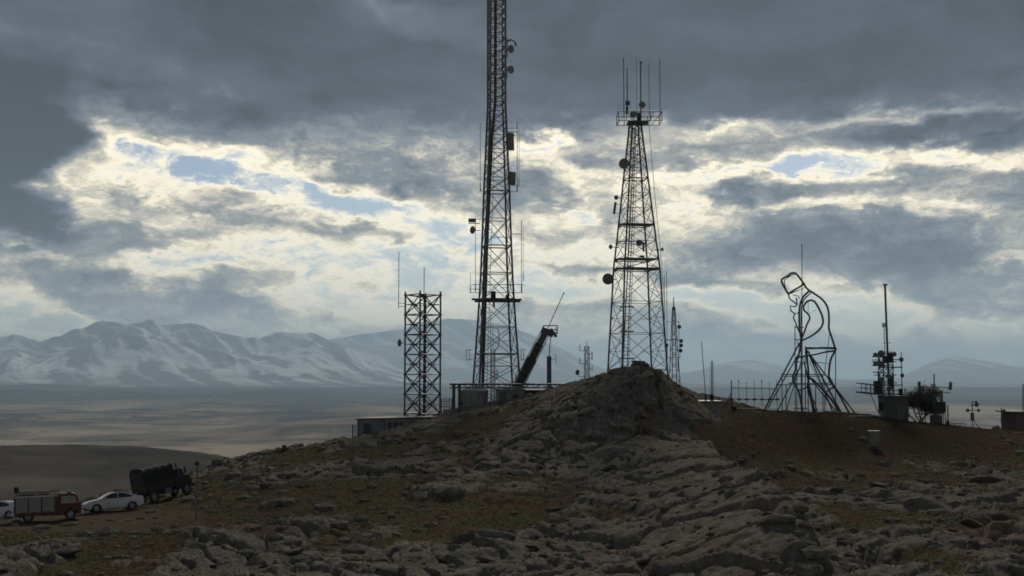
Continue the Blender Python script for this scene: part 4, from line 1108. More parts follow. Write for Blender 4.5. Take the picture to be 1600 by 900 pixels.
# ---------------------------------------------------------------- antenna rack
def rack():
    Y = 138.0; p = at(1178, 645, Y); zg = ground(p.x, Y)
    t = thing('antenna_rack', 'wide open rack of horizontal rails and thin uprights left of the figure', 'rack', (p.x, Y, zg - .2))
    X = lambda c: at(c, 620, Y).x; Z = lambda r: at(1178, r, Y).z
    for r, rr in ((606, .05), (623, .06), (638, .05)): rod(t, 'rail', (X(1142), Y, Z(r)), (X(1216), Y, Z(r + 1.5)), rr, M_STEEL)
    for i, c in enumerate((1143, 1154.5, 1166.5, 1178.5, 1190.5, 1202.5, 1214)):
        rod(t, 'upright', (X(c), Y, ground(X(c), Y) - .2), (X(c), Y, Z(594 + (i % 3))), .07 if i == 0 else .03, M_STEEL)
        blk(t, 'clamp', (X(c), Y - .1, Z(624)), (.45, .2, .22), M_BLACK)
        if i in (1, 4): ball(t, 'clamp_cap', (X(c), Y, Z(595)), .1, M_STEEL)
    blk(t, 'equipment_box', (X(1146), Y - .2, Z(638)), (.6, .4, .6), M_BLACK)
    rod(t, 'stay', (X(1131), Y - .5, ground(X(1131), Y - .5) - .1), (X(1143), Y, Z(618)), .05, M_STEEL); rod(t, 'stay', (X(1136), Y + 1.5, ground(X(1136), Y + 1.5) - .1), (X(1143), Y, Z(612)), .05, M_STEEL)
rack()

# ---------------------------------------------------------------- outline figure of bent steel pipe
def figure():
    Y = 141.0
    base = at(1268, 645, Y); zg = ground(base.x, Y)
    t = thing('pipe_figure', 'huge outline figure of a bowed man in tall hat bent from steel pipe', 'sculpture', (base.x, Y, zg - .3))
    def P(x, y, dy=0.0): return at(1190 + x / 3.6, 410 + y / 3.6, Y + dy)
    def line(nm, pts, r, dy=0.0, sm=2): tube(t, nm, [P(x, y, dy) for x, y in pts], r * .86, M_STEEL, 7, sm)
    line('hat_outline', [(150, 178), (128, 142), (108, 102), (125, 86), (150, 75), (163, 60), (188, 57), (208, 78), (238, 120)], .15, 0, 1)
    line('hat_outline', [(143, 165), (122, 105), (150, 84), (168, 70), (185, 66)], .07, .35, 1)
    line('hat_band', [(148, 178), (190, 152), (240, 120)], .15, 0, 0)
    line('hat_band', [(160, 176), (200, 160), (246, 140)], .06, .3, 0)
    line('head_back', [(238, 118), (252, 145), (270, 158)], .14, 0, 1)
    line('face', [(150, 176), (158, 205), (186, 226), (196, 236)], .10, 0, 0)
    line('face', [(196, 200), (200, 240), (188, 250), (160, 244), (166, 274), (190, 290), (207, 282)], .10, .1, 0)
    line('chin', [(188, 288), (177, 310), (192, 338), (200, 366), (212, 392)], .10, 0, 1)
    line('brow', [(176, 182), (206, 190), (214, 205)], .06, .2, 0)
    line('back_outline', [(262, 154), (300, 178), (348, 212), (376, 260), (380, 330), (376, 372), (396, 425), (416, 492)], .15, 0, 1)
    line('collar', [(276, 156), (240, 184), (216, 228), (211, 300), (214, 380), (224, 436)], .15, -.4, 1)
    line('collar', [(288, 164), (252, 192), (228, 226), (222, 300), (225, 380), (230, 425)], .10, .3, 1)
    line('sleeve', [(236, 246), (254, 218), (290, 210), (318, 248), (346, 312), (346, 352), (312, 394), (262, 424), (222, 440)], .15, -.6, 1)
    line('sleeve', [(236, 246), (236, 268), (262, 290), (274, 312), (256, 346), (238, 398), (222, 432)], .13, -.6, 1)
    line('sleeve_brace', [(262, 222), (262, 290), (304, 268)], .04, -.5, 0)
    line('coat_hem', [(250, 483), (330, 481), (418, 483)], .17, 0, 0)
    line('coat_hem', [(208, 532), (290, 520), (350, 505), (416, 497)], .14, -.3, 1)
    line('coat_hem', [(418, 483), (414, 500)], .16, 0, 0)
    line('coat_front', [(222, 432), (216, 482), (208, 530), (194, 562), (191, 610), (172, 642), (184, 680), (206, 716), (218, 765), (232, 838)], .14, -.2, 1)
    line('thigh', [(250, 485), (256, 540), (266, 640), (260, 692), (276, 760), (292, 838)], .15, .2, 1)
    line('thigh', [(412, 500), (388, 545), (380, 600), (377, 662), (402, 692), (444, 755), (490, 842)], .15, .4, 1)
    line('shin', [(262, 655), (282, 652), (312, 682), (362, 734), (402, 782), (434, 842)], .15, .4, 1)
    line('shin', [(258, 690), (262, 740), (300, 790), (312, 840)], .10, .5, 0)
    line('knee_fold', [(360, 732), (384, 712), (412, 700)], .12, .4, 1)
    line('knee_fold', [(206, 722), (250, 705), (264, 690)], .12, .0, 1)
    # scaffold that carries it: rakers to the ground in front and behind, rails and uprights
    def g0(x, dy):
        q = P(x, 840, dy); return Vector((q.x, q.y, ground(q.x, q.y) - .15))
    def rak(x0, y0, x1, dy, r): rod(t, 'raking_strut', P(x0, y0, 0), g0(x1, dy), r, M_STEEL)
    rak(212, 455, 6, -3.0, .10); rak(205, 520, 20, 2.5, .08); rak(250, 490, 545, 3.0, .09); rak(215, 590, 80, -2.0, .08); rak(262, 500, 455, -2.6, .11); rak(240, 560, 305, 2.0, .10)
    rak(268, 520, 410, 2.5, .09); rak(266, 640, 440, 1.5, .08); rak(222, 560, 130, 3.0, .06); rak(380, 640, 500, -1.5, .07)
    for x0, x1, y, dy in ((108, 350, 630, -.8), (80, 405, 688, -1.2), (110, 345, 640, .9), (150, 380, 680, 1.2), (190, 265, 820, -1.0), (180, 260, 560, .5), (182, 240, 435, .6), (185, 238, 365, .6)):
        rod(t, 'scaffold_rail', P(x0, y, dy), P(x1, y, dy), .065, M_STEEL)
    for x, y, dy in ((138, 690, -1.2), (188, 355, .6), (222, 400, .5), (228, 440, -1), (246, 470, 1), (304, 690, -1.2), (356, 690, -1.0), (416, 500, .3), (198, 560, -1), (262, 690, -.8), (115, 632, .9), (345, 632, .9)):
        rod(t, 'scaffold_upright', P(x, y, dy), g0(x, dy), .055, M_STEEL)
    for a_, b_ in (((200, 440), (240, 560)), ((240, 560), (188, 640)), ((382, 400), (352, 640)), ((270, 560), (330, 690))): rod(t, 'scaffold_brace', P(*a_, .6), P(*b_, .6), .04, M_STEEL)
    rod(t, 'pale_pipe', P(270, 556, .5), P(380, 570, .5), .05, M_PALE)
    L, Rr = at(1190, 646, Y - 1.2), at(1341, 646, Y - 1.2)
    for dy in (-1.2, 1.4):
        pts = [(L.x + (Rr.x - L.x) * i / 8, Y + dy, max(ground(L.x + (Rr.x - L.x) * i / 8, Y + dy), -99) + .12) for i in range(9)]
        tube(t, 'base_sill', pts, .17, M_STEEL, 6)
    for x in (135, 370, 405): blk(t, 'footing', g0(x, -1.6) + Vector((0, 0, .25)), (.8, .6, .6), M_CAB)
figure()
pole_on('whip_antenna', 'thin whip rising straight up behind the head of the pipe figure', 1253, 640, 381, 143.5, .05, 0, None, None, True)

# ---------------------------------------------------------------- crowded platform mast on the right
def crow_nest():
    Y = 139.0; cx = at(1386, 600, Y).x; zg = ground(cx, Y) - .3
    t = thing('platform_mast', 'crowded mast of stacked crossbars with a side balcony and tall pole', 'mast', (cx, Y, zg))
    X = lambda x: at(1320 + x / 3.333, 590, Y).x
    Z = lambda y: at(1386, 430 + y / 3.333, Y).z
    C = lattice(t, X(215), Y, [(Z(720) if i == 0 else Z(720 - 40 * i), .62) for i in range(9)], R(8), .07, .035, .035, M_STEEL)
    for x in (165, 288): rod(t, 'upright', (X(x), Y - .6, zg), (X(x), Y - .6, Z(400 if x > 200 else 500)), .055, M_STEEL)
    for y, x0, x1, r in ((425, 136, 245, .07), (442, 136, 200, .05), (470, 136, 210, .07), (505, 138, 205, .07), (480, 195, 292, .08), (440, 230, 292, .06), (572, 160, 292, .06), (600, 240, 292, .05), (632, 160, 300, .11), (530, 200, 250, .06)):
        rod(t, 'crossbar', (X(x0), Y - .6, Z(y)), (X(x1), Y - .6, Z(y)), r, M_STEEL)
    for y, x0, x1, r in ((450, 150, 280, .06), (520, 160, 280, .06), (560, 170, 280, .06), (620, 165, 290, .08)): rod(t, 'crossbar', (X(x0), Y + .6, Z(y)), (X(x1), Y + .6, Z(y)), r, M_STEEL)
    for x, y, r in ((150, 416, .28), (180, 408, .38), (282, 440, .30), (285, 522, .26), (214, 526, .34), (178, 466, .42), (150, 462, .3), (216, 590, .34), (176, 545, .34), (246, 412, .3)):
        disc(t, 'small_dish', (X(x), Y - .9, Z(y)), r, (.25 if x > 200 else -.3, -.95, 0), M_DISH, 'drum')
    for x, y, w, h in ((165, 585, .95, 1.6), (232, 430, .5, 1.2), (232, 560, .4, 1.4), (205, 440, .3, .9), (282, 610, .4, .9), (178, 680, .4, .9)):
        blk(t, 'equipment_box', (X(x), Y - .5, Z(y)), (w, .5, h), M_BLACK)
    # poles
    rod(t, 'tall_pole', (X(229), Y, Z(640)), (X(221), Y, Z(50)), .13, M_STEEL); blk(t, 'pole_tip', (X(222), Y, Z(50)), (.5, .2, .2), M_STEEL)
    rod(t, 'thin_pole', (X(208), Y - .3, Z(440)), (X(206), Y - .3, Z(262)), .05, M_STEEL); blk(t, 'pale_sensor', (X(206), Y - .3, Z(260)), (.35, .25, .5), M_PALE)
    rod(t, 'antenna_arm', (X(203), Y - .3, Z(355)), (X(240), Y - .2, Z(352)), .04, M_STEEL); rod(t, 'antenna_arm', (X(204), Y - .3, Z(282)), (X(228), Y - .2, Z(284)), .03, M_STEEL)
    # balcony on the left
    for dy in (-1.0, .6):
        rod(t, 'balcony_rail', (X(66), Y + dy, Z(562)), (X(165), Y + dy, Z(574)), .055, M_STEEL); rod(t, 'balcony_rail', (X(80), Y + dy, Z(586)), (X(165), Y + dy, Z(594)), .035, M_STEEL)
        for x in (93, 122, 140): rod(t, 'balcony_post', (X(x), Y + dy, Z(566)), (X(x), Y + dy, Z(612)), .04, M_STEEL)
    blk(t, 'balcony_floor', (X(114), Y - .2, Z(614)), (X(166) - X(64), 1.9, .2), M_STEEL, rot=(0, R(6), 0))
    rod(t, 'balcony_strut', (X(130), Y - .3, Z(622)), (X(165), Y - .3, Z(712)), .05, M_STEEL)
crow_nest()
def cabin():
    Y = 138.0; a, b = at(1379, 620, Y), at(1414, 620, Y); zt = a.z; zb = min(gz(a), gz(b)) - .3
    t = thing('dark_cabin', 'dark boxy cabin at the foot of the crowded platform mast', 'cabin', ((a.x + b.x) / 2, Y, zb)); cx, w = (a.x + b.x) / 2, b.x - a.x
    blk(t, 'wall', (cx, Y, (zb + zt) / 2), (w, 2.2, zt - zb), M_DARK); blk(t, 'roof', (cx, Y, zt + .08), (w + .3, 2.5, .16), M_ROOF); blk(t, 'door', (cx + .5, Y - 1.12, zb + 1.2), (.8, .08, 1.8), M_STEEL); blk(t, 'door_frame', (cx + .03, Y - 1.13, zb + 1.2), (.08, .1, 1.9), M_GALV)
    rod(t, 'side_pole', (b.x + .2, Y - .3, zb), (b.x - .1, Y - .3, zt + 1.0), .07, M_STEEL)
cabin()
def cabinet():
    Y = 118.0; p = at(1365.5, 715, Y); zg = ground(p.x, Y)
    t = thing('electric_cabinet', 'pale grey electric cabinet on a dark post in front of the brown bank', 'cabinet', (p.x, Y, zg - .3))
    c = at(1365.5, 685.5, Y); blk(t, 'post', (p.x + .1, Y + .1, (zg - .3 + c.z - .6) / 2), (.45, .35, c.z - .6 - zg + .3), M_DARK)
    blk(t, 'box', c, (1.0, .5, 1.45), M_CAB); blk(t, 'door', c + Vector((0, -.26, 0)), (.92, .04, 1.34), M_CAB); blk(t, 'roof', c + Vector((0, 0, .78)), (1.2, .62, .07), M_GALV); blk(t, 'handle', c + Vector((.34, -.3, 0)), (.05, .05, .22), M_BLACK)
cabinet()
def slab_shelter():
    Y = 134.0; c = at(1343, 659, Y); zg = ground(c.x, Y)
    t = thing('concrete_ledge', 'thin dark slab roof set into the brown bank', 'shelter', (c.x, Y, zg - .4))
    blk(t, 'roof_slab', (c.x, Y - .4, c.z), (3.1, 2.4, .22), M_ROOF); blk(t, 'front_wall', (c.x, Y - .6, (c.z + zg) / 2 - .5), (2.6, .3, abs(c.z - zg) + 1.2), M_DARK)
    for s in (-1, 1): blk(t, 'side_post', (c.x + s * 1.3, Y - 1.3, c.z - .8), (.2, .2, 1.5), M_DARK)
slab_shelter()

# ---------------------------------------------------------------- bare tree beside the cabin
def tree():
    random.seed(11); Y = 141.0; p = at(1436, 652, Y); zg = ground(p.x, Y)
    t = thing('bushy_tree', 'dark thinly leaved tree right of the crowded platform mast', 'tree', (p.x, Y, zg - .2))
    mt = plain_mat('dark_bark', (.05, .042, .036), .9, 0, .3, 3); ml = plain_mat('dull_dark_leaf', (.05, .052, .032), .8, 0, .4, 1.2)
    segs, tips = [], []
    def grow(P, d, L, r, lv):
        Q = P + d * L; segs.append((P, Q, r, r * .7)); 
        if lv >= 1: tips.append(Q); tips.append(P.lerp(Q, .5))
        if lv == 5: return
        for _ in range(3 if lv < 3 else 2):
            n = (d + Vector((random.gauss(0, .55), random.gauss(0, .55), random.gauss(.05, .35)))).normalized()
            if n.z < -.25: n.z *= -.5
            grow(Q, n, L * random.uniform(.62, .82), r * .62, lv + 1)
    for s in range(6): grow(Vector((random.uniform(-.3, .3), random.uniform(-.3, .3), 0)), Vector((-1.1 + .44 * s, random.uniform(-.5, .5), 1)).normalized(), 1.0 + .25 * (s in (2, 3)), .09, 0)
    bm = bmesh.new()
    for P, Q, r0, r1 in segs:
        d = (Q - P).normalized(); u = d.orthogonal().normalized(); v = d.cross(u)
        A = [bm.verts.new(P + (u * math.cos(k * 2.094) + v * math.sin(k * 2.094)) * max(r0, .012)) for k in range(3)]; B = [bm.verts.new(Q + (u * math.cos(k * 2.094) + v * math.sin(k * 2.094)) * max(r1, .008)) for k in range(3)]
        for k in range(3): bm.faces.new((A[k], A[(k + 1) % 3], B[(k + 1) % 3], B[k]))
    me = bpy.data.meshes.new('trunk'); bm.to_mesh(me); bm.free(); me.materials.append(mt); child('trunk', me, t, Matrix.Translation(t.location))
    vs, fs = [], []
    for q in tips:
        for _ in range(6):
            c = q + Vector((random.gauss(0, .17), random.gauss(0, .17), random.gauss(0, .17))); a = Vector((random.gauss(0, 1), random.gauss(0, 1), random.gauss(0, 1))).normalized() * .075; b = a.orthogonal().normalized() * .045
            i = len(vs); vs += [c - a, c + b, c + a, c - b]; fs.append((i, i + 1, i + 2, i + 3))
    me = bpy.data.meshes.new('crown'); me.from_pydata(vs, [], fs); me.materials.append(ml); child('crown', me, t, Matrix.Translation(t.location))
    h = max(v[2] for v in vs); wv = max(abs(v[0]) for v in vs)
    return t, h, wv
TREE, th_, tw_ = tree()
TREE.scale = (1.15, 1.15, 1.35)

# ---------------------------------------------------------------- small installations on the right skyline
def cross_antenna():
    Y = 138.5; X = lambda x: at(1400 + x / 6.43, 620, Y).x; Z = lambda y: at(1450, 560 + y / 6.43, Y).z
    cx = X(383); zg = ground(cx, Y) - .2
    t = thing('panel_antenna_mast', 'pole with a long crossarm ending in two upright panels right of the tree', 'antenna', (cx, Y, zg))
    rod(t, 'pole', (cx, Y, zg), (X(388), Y, Z(155)), .075, M_STEEL); 
    for y in (290, 340): rod(t, 'crossarm', (X(230 if y == 290 else 320), Y - .1, Z(y - 6)), (X(545), Y - .1, Z(y + 4)), .05, M_STEEL)
    blk(t, 'end_panel', (X(231), Y - .2, Z(272)), (.28, .25, .95), M_DISH); blk(t, 'end_panel', (X(543), Y - .2, Z(280)), (.3, .25, .9), M_DISH, rot=(0, R(8), 0)); blk(t, 'pale_cap', (X(543), Y - .2, Z(240)), (.3, .25, .16), M_PALE)
    blk(t, 'side_panel', (X(455), Y - .1, Z(380)), (.22, .22, 1.4), M_DISH); rod(t, 'side_pole', (X(455), Y, zg), (X(455), Y, Z(335)), .05, M_STEEL)
    blk(t, 'rack_shelf', (X(340), Y, Z(552)), (X(470) - X(210), .8, .12), M_STEEL); blk(t, 'equipment_box', (X(420), Y, Z(490)), (1.6, .7, 1.3), M_BLACK)
    for x in (290, 470, 490): rod(t, 'shelf_leg', (X(x), Y, zg), (X(x), Y, Z(552)), .05, M_STEEL)
    blk(t, 'cabinet', (X(378), Y - .5, Z(612)), (1.15, .7, 1.0), M_DARK)
cross_antenna()
pole_on('marker_pole', 'short dark pole with a bulge right of the crossarm antenna', 1481, 664, 633, 137, .07)
def handrail():
    Y = 137.5; a, b = at(1484, 661, Y), at(1508, 662, Y)
    t = thing('handrail', 'low bare handrail on the skyline right of the short dark pole', 'railing', (a.x, Y, gz(a) - .2))
    rod(t, 'rail', a, b, .05, M_GALV)
    for f in (0, .33, .66, 1): q = a.lerp(b, f); rod(t, 'post', (q.x, Y, gz(q) - .2), q, .04, M_GALV)
handrail()
def sensor_mast(name, label, c, rtop, rbase, Y, dishes, stay):
    x = at(c, rbase, Y).x; zg = ground(x, Y) - .2; X = lambda cc: at(cc, 640, Y).x; Z = lambda r: at(c, r, Y).z
    t = thing(name, label, 'antenna', (x, Y, zg)); rod(t, 'pole', (x, Y, zg), (x, Y, Z(rtop)), .055, M_STEEL)
    for cc, rr, s in dishes:
        disc(t, 'small_dish', (X(cc), Y - .2, Z(rr)), s, (.4 if cc > c else -.4, -.9, 0), M_DISH, 'drum')
        if abs(cc - c) > 3: rod(t, 'antenna_arm', (x, Y, Z(rr)), (X(cc), Y - .1, Z(rr)), .04, M_STEEL)
    if stay:
        blk(t, 'equipment_box', (x - .1, Y - .2, Z(651)), (.34, .3, .9), M_BLUEP); rod(t, 'stay', (x, Y, Z(654)), (X(c + 10), Y - .2, ground(X(c + 10), Y - .2) - .1), .045, M_STEEL)
        rod(t, 'antenna_arm', (X(c - 6), Y - .1, Z(634)), (X(c + 5), Y - .1, Z(634)), .03, M_STEEL)
    else: rod(t, 'sleeve', (x, Y, Z(660)), (x, Y, Z(652)), .11, M_BLUEP)
sensor_mast('sensor_mast', 'short three armed mast with small dishes on the right skyline', 1520, 628, 664, 137, ((1511, 641, .2), (1527.5, 641, .2), (1525, 632, .28), (1524, 628, .16)), True)
sensor_mast('sensor_mast', 'single thin mast with one small dish left of the right edge hut', 1565.5, 637, 668, 137, ((1567, 642, .24),), False)
t, a, b, zt, zb = block_building('corner_hut', 'brown hut with overhanging flat roof cut by the right edge', 1587, 1632, 645, 136.0, 4.0, plain_mat('brown_render', (.13, .095, .085), .9, 0, .2, .7), 1.0)
blk(t, 'roof_slab', ((a.x + b.x) / 2 - .15, 138, zt + .08), (b.x - a.x + .9, 4.8, .16), M_ROOF); blk(t, 'window', (a.x + 2.0, 136 - .06, zt - .9), (.7, .08, .7), M_DARK)
pole_on('marker_pole', 'pale pole on the hut roof at the right edge', 1598.5, 645, 600, 138, .07, 0, zt + .16, None, False)

# ---------------------------------------------------------------- marker post and cairn on the left
def post():
    Y = 76.0; p = at(306, 832, Y); zg = ground(p.x, Y); zt = at(306, 726, Y).z
    t = thing('marker_post', 'lone thin post standing on the slope in front of the covered truck', 'post', (p.x, Y, zg - .3))
    rod(t, 'shaft', (p.x, Y, zg - .3), (p.x, Y, zt), .055, M_GALV); blk(t, 'cap', (p.x, Y, zt + .08), (.26, .2, .26), M_BLACK); blk(t, 'collar', (p.x, Y, zg + (zt - zg) * .42), (.16, .16, .12), M_BLACK)
post()
def cairn():
    Y = 128.0; p = at(443, 707, Y); zg = ground(p.x, Y)
    t = thing('stone_cairn', 'tiny dark cairn on the left skyline of the hill', 'cairn', (p.x, Y, zg - .1))
    for i, (s, z) in enumerate(((.34, .1), (.28, .42), (.2, .72))): ball(t, 'stone', (p.x + .05 * (i - 1), Y, zg + z), s, M_HILL, (1.2, 1, .75))
cairn()
# far white farm buildings on the plain
random.seed(5)
def farm(i, c, r, w, h, lb):
    d = 300 * FPX / (r - 585); d = min(d, 12500); p = at(c, r, d)
    z = float(plain_z(np.array([p.x]), np.array([p.y]))[0])
    t = thing('farm_building', lb, 'building', (p.x, p.y, z), 'white farm buildings on the plain')
    M_W = FARM
    blk(t, 'wall', (p.x, p.y, z + h / 2), (w, w * .6, h), M_W)
    me = bpy.data.meshes.new('roof'); ww, dd = w / 2 * 1.05, w * .3 * 1.1
    me.from_pydata([(-ww, -dd, 0), (ww, -dd, 0), (ww, dd, 0), (-ww, dd, 0), (-ww, 0, h * .4), (ww, 0, h * .4)], [], [(0, 1, 5, 4), (2, 3, 4, 5), (0, 4, 3), (1, 2, 5), (0, 3, 2, 1)]); me.materials.append(FARM)
    child('roof', me, t, Matrix.Translation((p.x, p.y, z + h)))
FARM = plain_mat('white_farm_walls', (.78, .76, .72), .8, 0, .08, .01)
for i, (c, r, w, h, lb) in enumerate(((131, 634, 30, 12, 'leftmost tiny white building of the far farm cluster'), (136, 636, 42, 14, 'widest tiny white building of the far farm cluster'), (141, 633, 26, 14, 'tiny white building at the right end of the far cluster'),
                           (428, 704, 60, 6, 'long white shed roof on the plain just beyond the hill'), (440, 703, 40, 6, 'short white shed right of the long one beyond the hill'))): farm(i, c, r, w, h, lb)
# ---------------------------------------------------------------- vehicles (built along local +X, wheels on z = 0)
M_WHITE = plain_mat('white_car_paint', (.62, .63, .64), .3, 0, .06, 1.0, spec=.6, stain=(.5, .48, .45))
M_RED = plain_mat('red_truck_paint', (.115, .032, .032), .65, 0, .2, 1.0, stain=(.10, .05, .046))
M_SILV = plain_mat('aluminium_shutter', (.22, .23, .23), .35, .6, .12, 2.0)
M_GREEN = plain_mat('olive_canvas', (.016, .019, .014), .9, 0, .25, 2.0)
M_OLIVE = plain_mat('olive_truck_paint', (.02, .022, .017), .6, 0, .2, 1.0)
M_GLASS = plain_mat('dark_glass', (.012, .015, .018), .08, 0, .1, 1.0, spec=.8)
M_LAMP = plain_mat('lamp_lens', (.6, .6, .58), .15, 0, .1, 1.0, spec=.8)
M_AMBER = plain_mat('amber_lens', (.65, .32, .06), .25, 0, .1, 1.0)
M_REDL = plain_mat('red_lens', (.35, .02, .02), .2, 0, .1, 1.0)
M_RIM = plain_mat('alloy_rim', (.35, .35, .36), .35, .7, .1, 1.0)

def lmesh(root, name, vs, fs, mat, smooth=False, sharp=40):
    me = bpy.data.meshes.new(name); me.from_pydata([tuple(v) for v in vs], [], fs); me.update(); me.materials.append(mat)
    if smooth:
        me.polygons.foreach_set('use_smooth', np.ones(len(me.polygons), dtype=bool)); me.set_sharp_from_angle(angle=R(sharp))
    o = bpy.data.objects.new(name, me); COL.objects.link(o); o.parent = root
    return o
def lbox(root, name, c, s, mat, rot=(0, 0, 0), bev=.03):
    bm = bmesh.new(); bmesh.ops.create_cube(bm, size=1); bmesh.ops.scale(bm, vec=s, verts=bm.verts)
    if bev: bmesh.ops.bevel(bm, geom=bm.edges[:], offset=min(bev, min(s) * .3), segments=2, affect='EDGES')
    me = bpy.data.meshes.new(name); bm.to_mesh(me); bm.free(); me.materials.append(mat)
    o = bpy.data.objects.new(name, me); COL.objects.link(o); o.parent = root; o.location = c; o.rotation_euler = rot
    return o
def loft(root, name, xs, bot, top, hw, K, mat):
    """car-like shell: columns along x, side skin from bot(x) to top(x) at half width hw(x, z), closed over the top"""
    vs, fs = [], []
    for x in xs:
        b, t_ = bot(x), top(x); zs = [b + (t_ - b) * k / K for k in range(K + 1)]
        vs += [(x, -hw(x, z), z) for z in zs] + [(x, hw(x, z), z) for z in zs[::-1]]
    n = 2 * (K + 1)
    for i in range(len(xs) - 1):
        for k in range(n):
            a, b = i * n + k, i * n + (k + 1) % n; fs.append((a, b, b + n, a + n))
    fs.append(tuple(range(n))); fs.append(tuple(range((len(xs) - 1) * n, len(xs) * n))[::-1])
    o = lmesh(root, name, vs, fs, mat, True, 38)
    bm = bmesh.new(); bm.from_mesh(o.data); bmesh.ops.recalc_face_normals(bm, faces=bm.faces[:]); bm.to_mesh(o.data); bm.free()
    return o
def wheel(root, x, y, r, w):
    s = 1 if y > 0 else -1
    o = bpy.data.objects.new('wheel', None); 
    bm = bmesh.new(); _lathe(bm, [(r * .60, -w / 2), (r * .92, -w / 2), (r, -w * .36), (r, w * .36), (r * .92, w / 2), (r * .60, w / 2), (r * .58, w * .3)], 24)
    me = bpy.data.meshes.new('tyre'); bm.to_mesh(me); bm.free(); me.materials.append(M_BLACK); me.polygons.foreach_set('use_smooth', np.ones(len(me.polygons), dtype=bool))
    ty = bpy.data.objects.new('wheel', me); COL.objects.link(ty); ty.parent = root; ty.location = (x, y, r); ty.rotation_euler = (R(-90 * s), 0, 0)
    bm = bmesh.new(); _lathe(bm, [(0, w * .38), (r * .16, w * .40), (r * .2, w * .30), (r * .5, w * .24), (r * .56, w * .40), (r * .6, w * .40), (r * .6, -w * .3), (0, -w * .3)], 20)
    me = bpy.data.meshes.new('rim'); bm.to_mesh(me); bm.free(); me.materials.append(M_RIM)
    rm = bpy.data.objects.new('rim', me); COL.objects.link(rm); rm.parent = ty
    for k in range(5):
        a = k * 2 * math.pi / 5; sp = lbox(ty, 'spoke_gap', (math.cos(a) * r * .36, math.sin(a) * r * .36, w * .33), (r * .2, r * .13, w * .05), M_BLACK, (0, 0, a), 0)
    return ty

def place(root, c, r, Y, heading, pitch, roll):
    """stand a vehicle at a pixel of its middle; heading 0 = to the right, counter-clockwise from above"""
    p = at(c, r, Y); root.location = (p.x, p.y, ground(p.x, p.y)); 
    h = R(heading); fx, fy = math.cos(h), math.sin(h)
    root.rotation_euler = Euler((R(roll), R(-pitch), h), 'XYZ')

def slope_fit(root, L, W, lift=0.0):
    """lay a vehicle on the ground under its four wheels"""
    h = root.rotation_euler.z; f = Vector((math.cos(h), math.sin(h), 0)); s = Vector((-f.y, f.x, 0)); o = Vector(root.location)
    q = [o + f * (a * L / 2) + s * (b * W / 2) for a in (-1, 1) for b in (-1, 1)]; z = [ground(v.x, v.y) for v in q]
    rise = ((z[2] + z[3]) - (z[0] + z[1])) / 2 / L; side = ((z[1] + z[3]) - (z[0] + z[2])) / 2 / W
    X = (f + Vector((0, 0, rise))).normalized(); Yv = (s + Vector((0, 0, side))); Zv = X.cross(Yv).normalized(); Yv = Zv.cross(X)
    m = Matrix((X, Yv, Zv)).transposed(); root.rotation_euler = m.to_euler(); root.location = (o.x, o.y, sum(z) / 4 + lift)

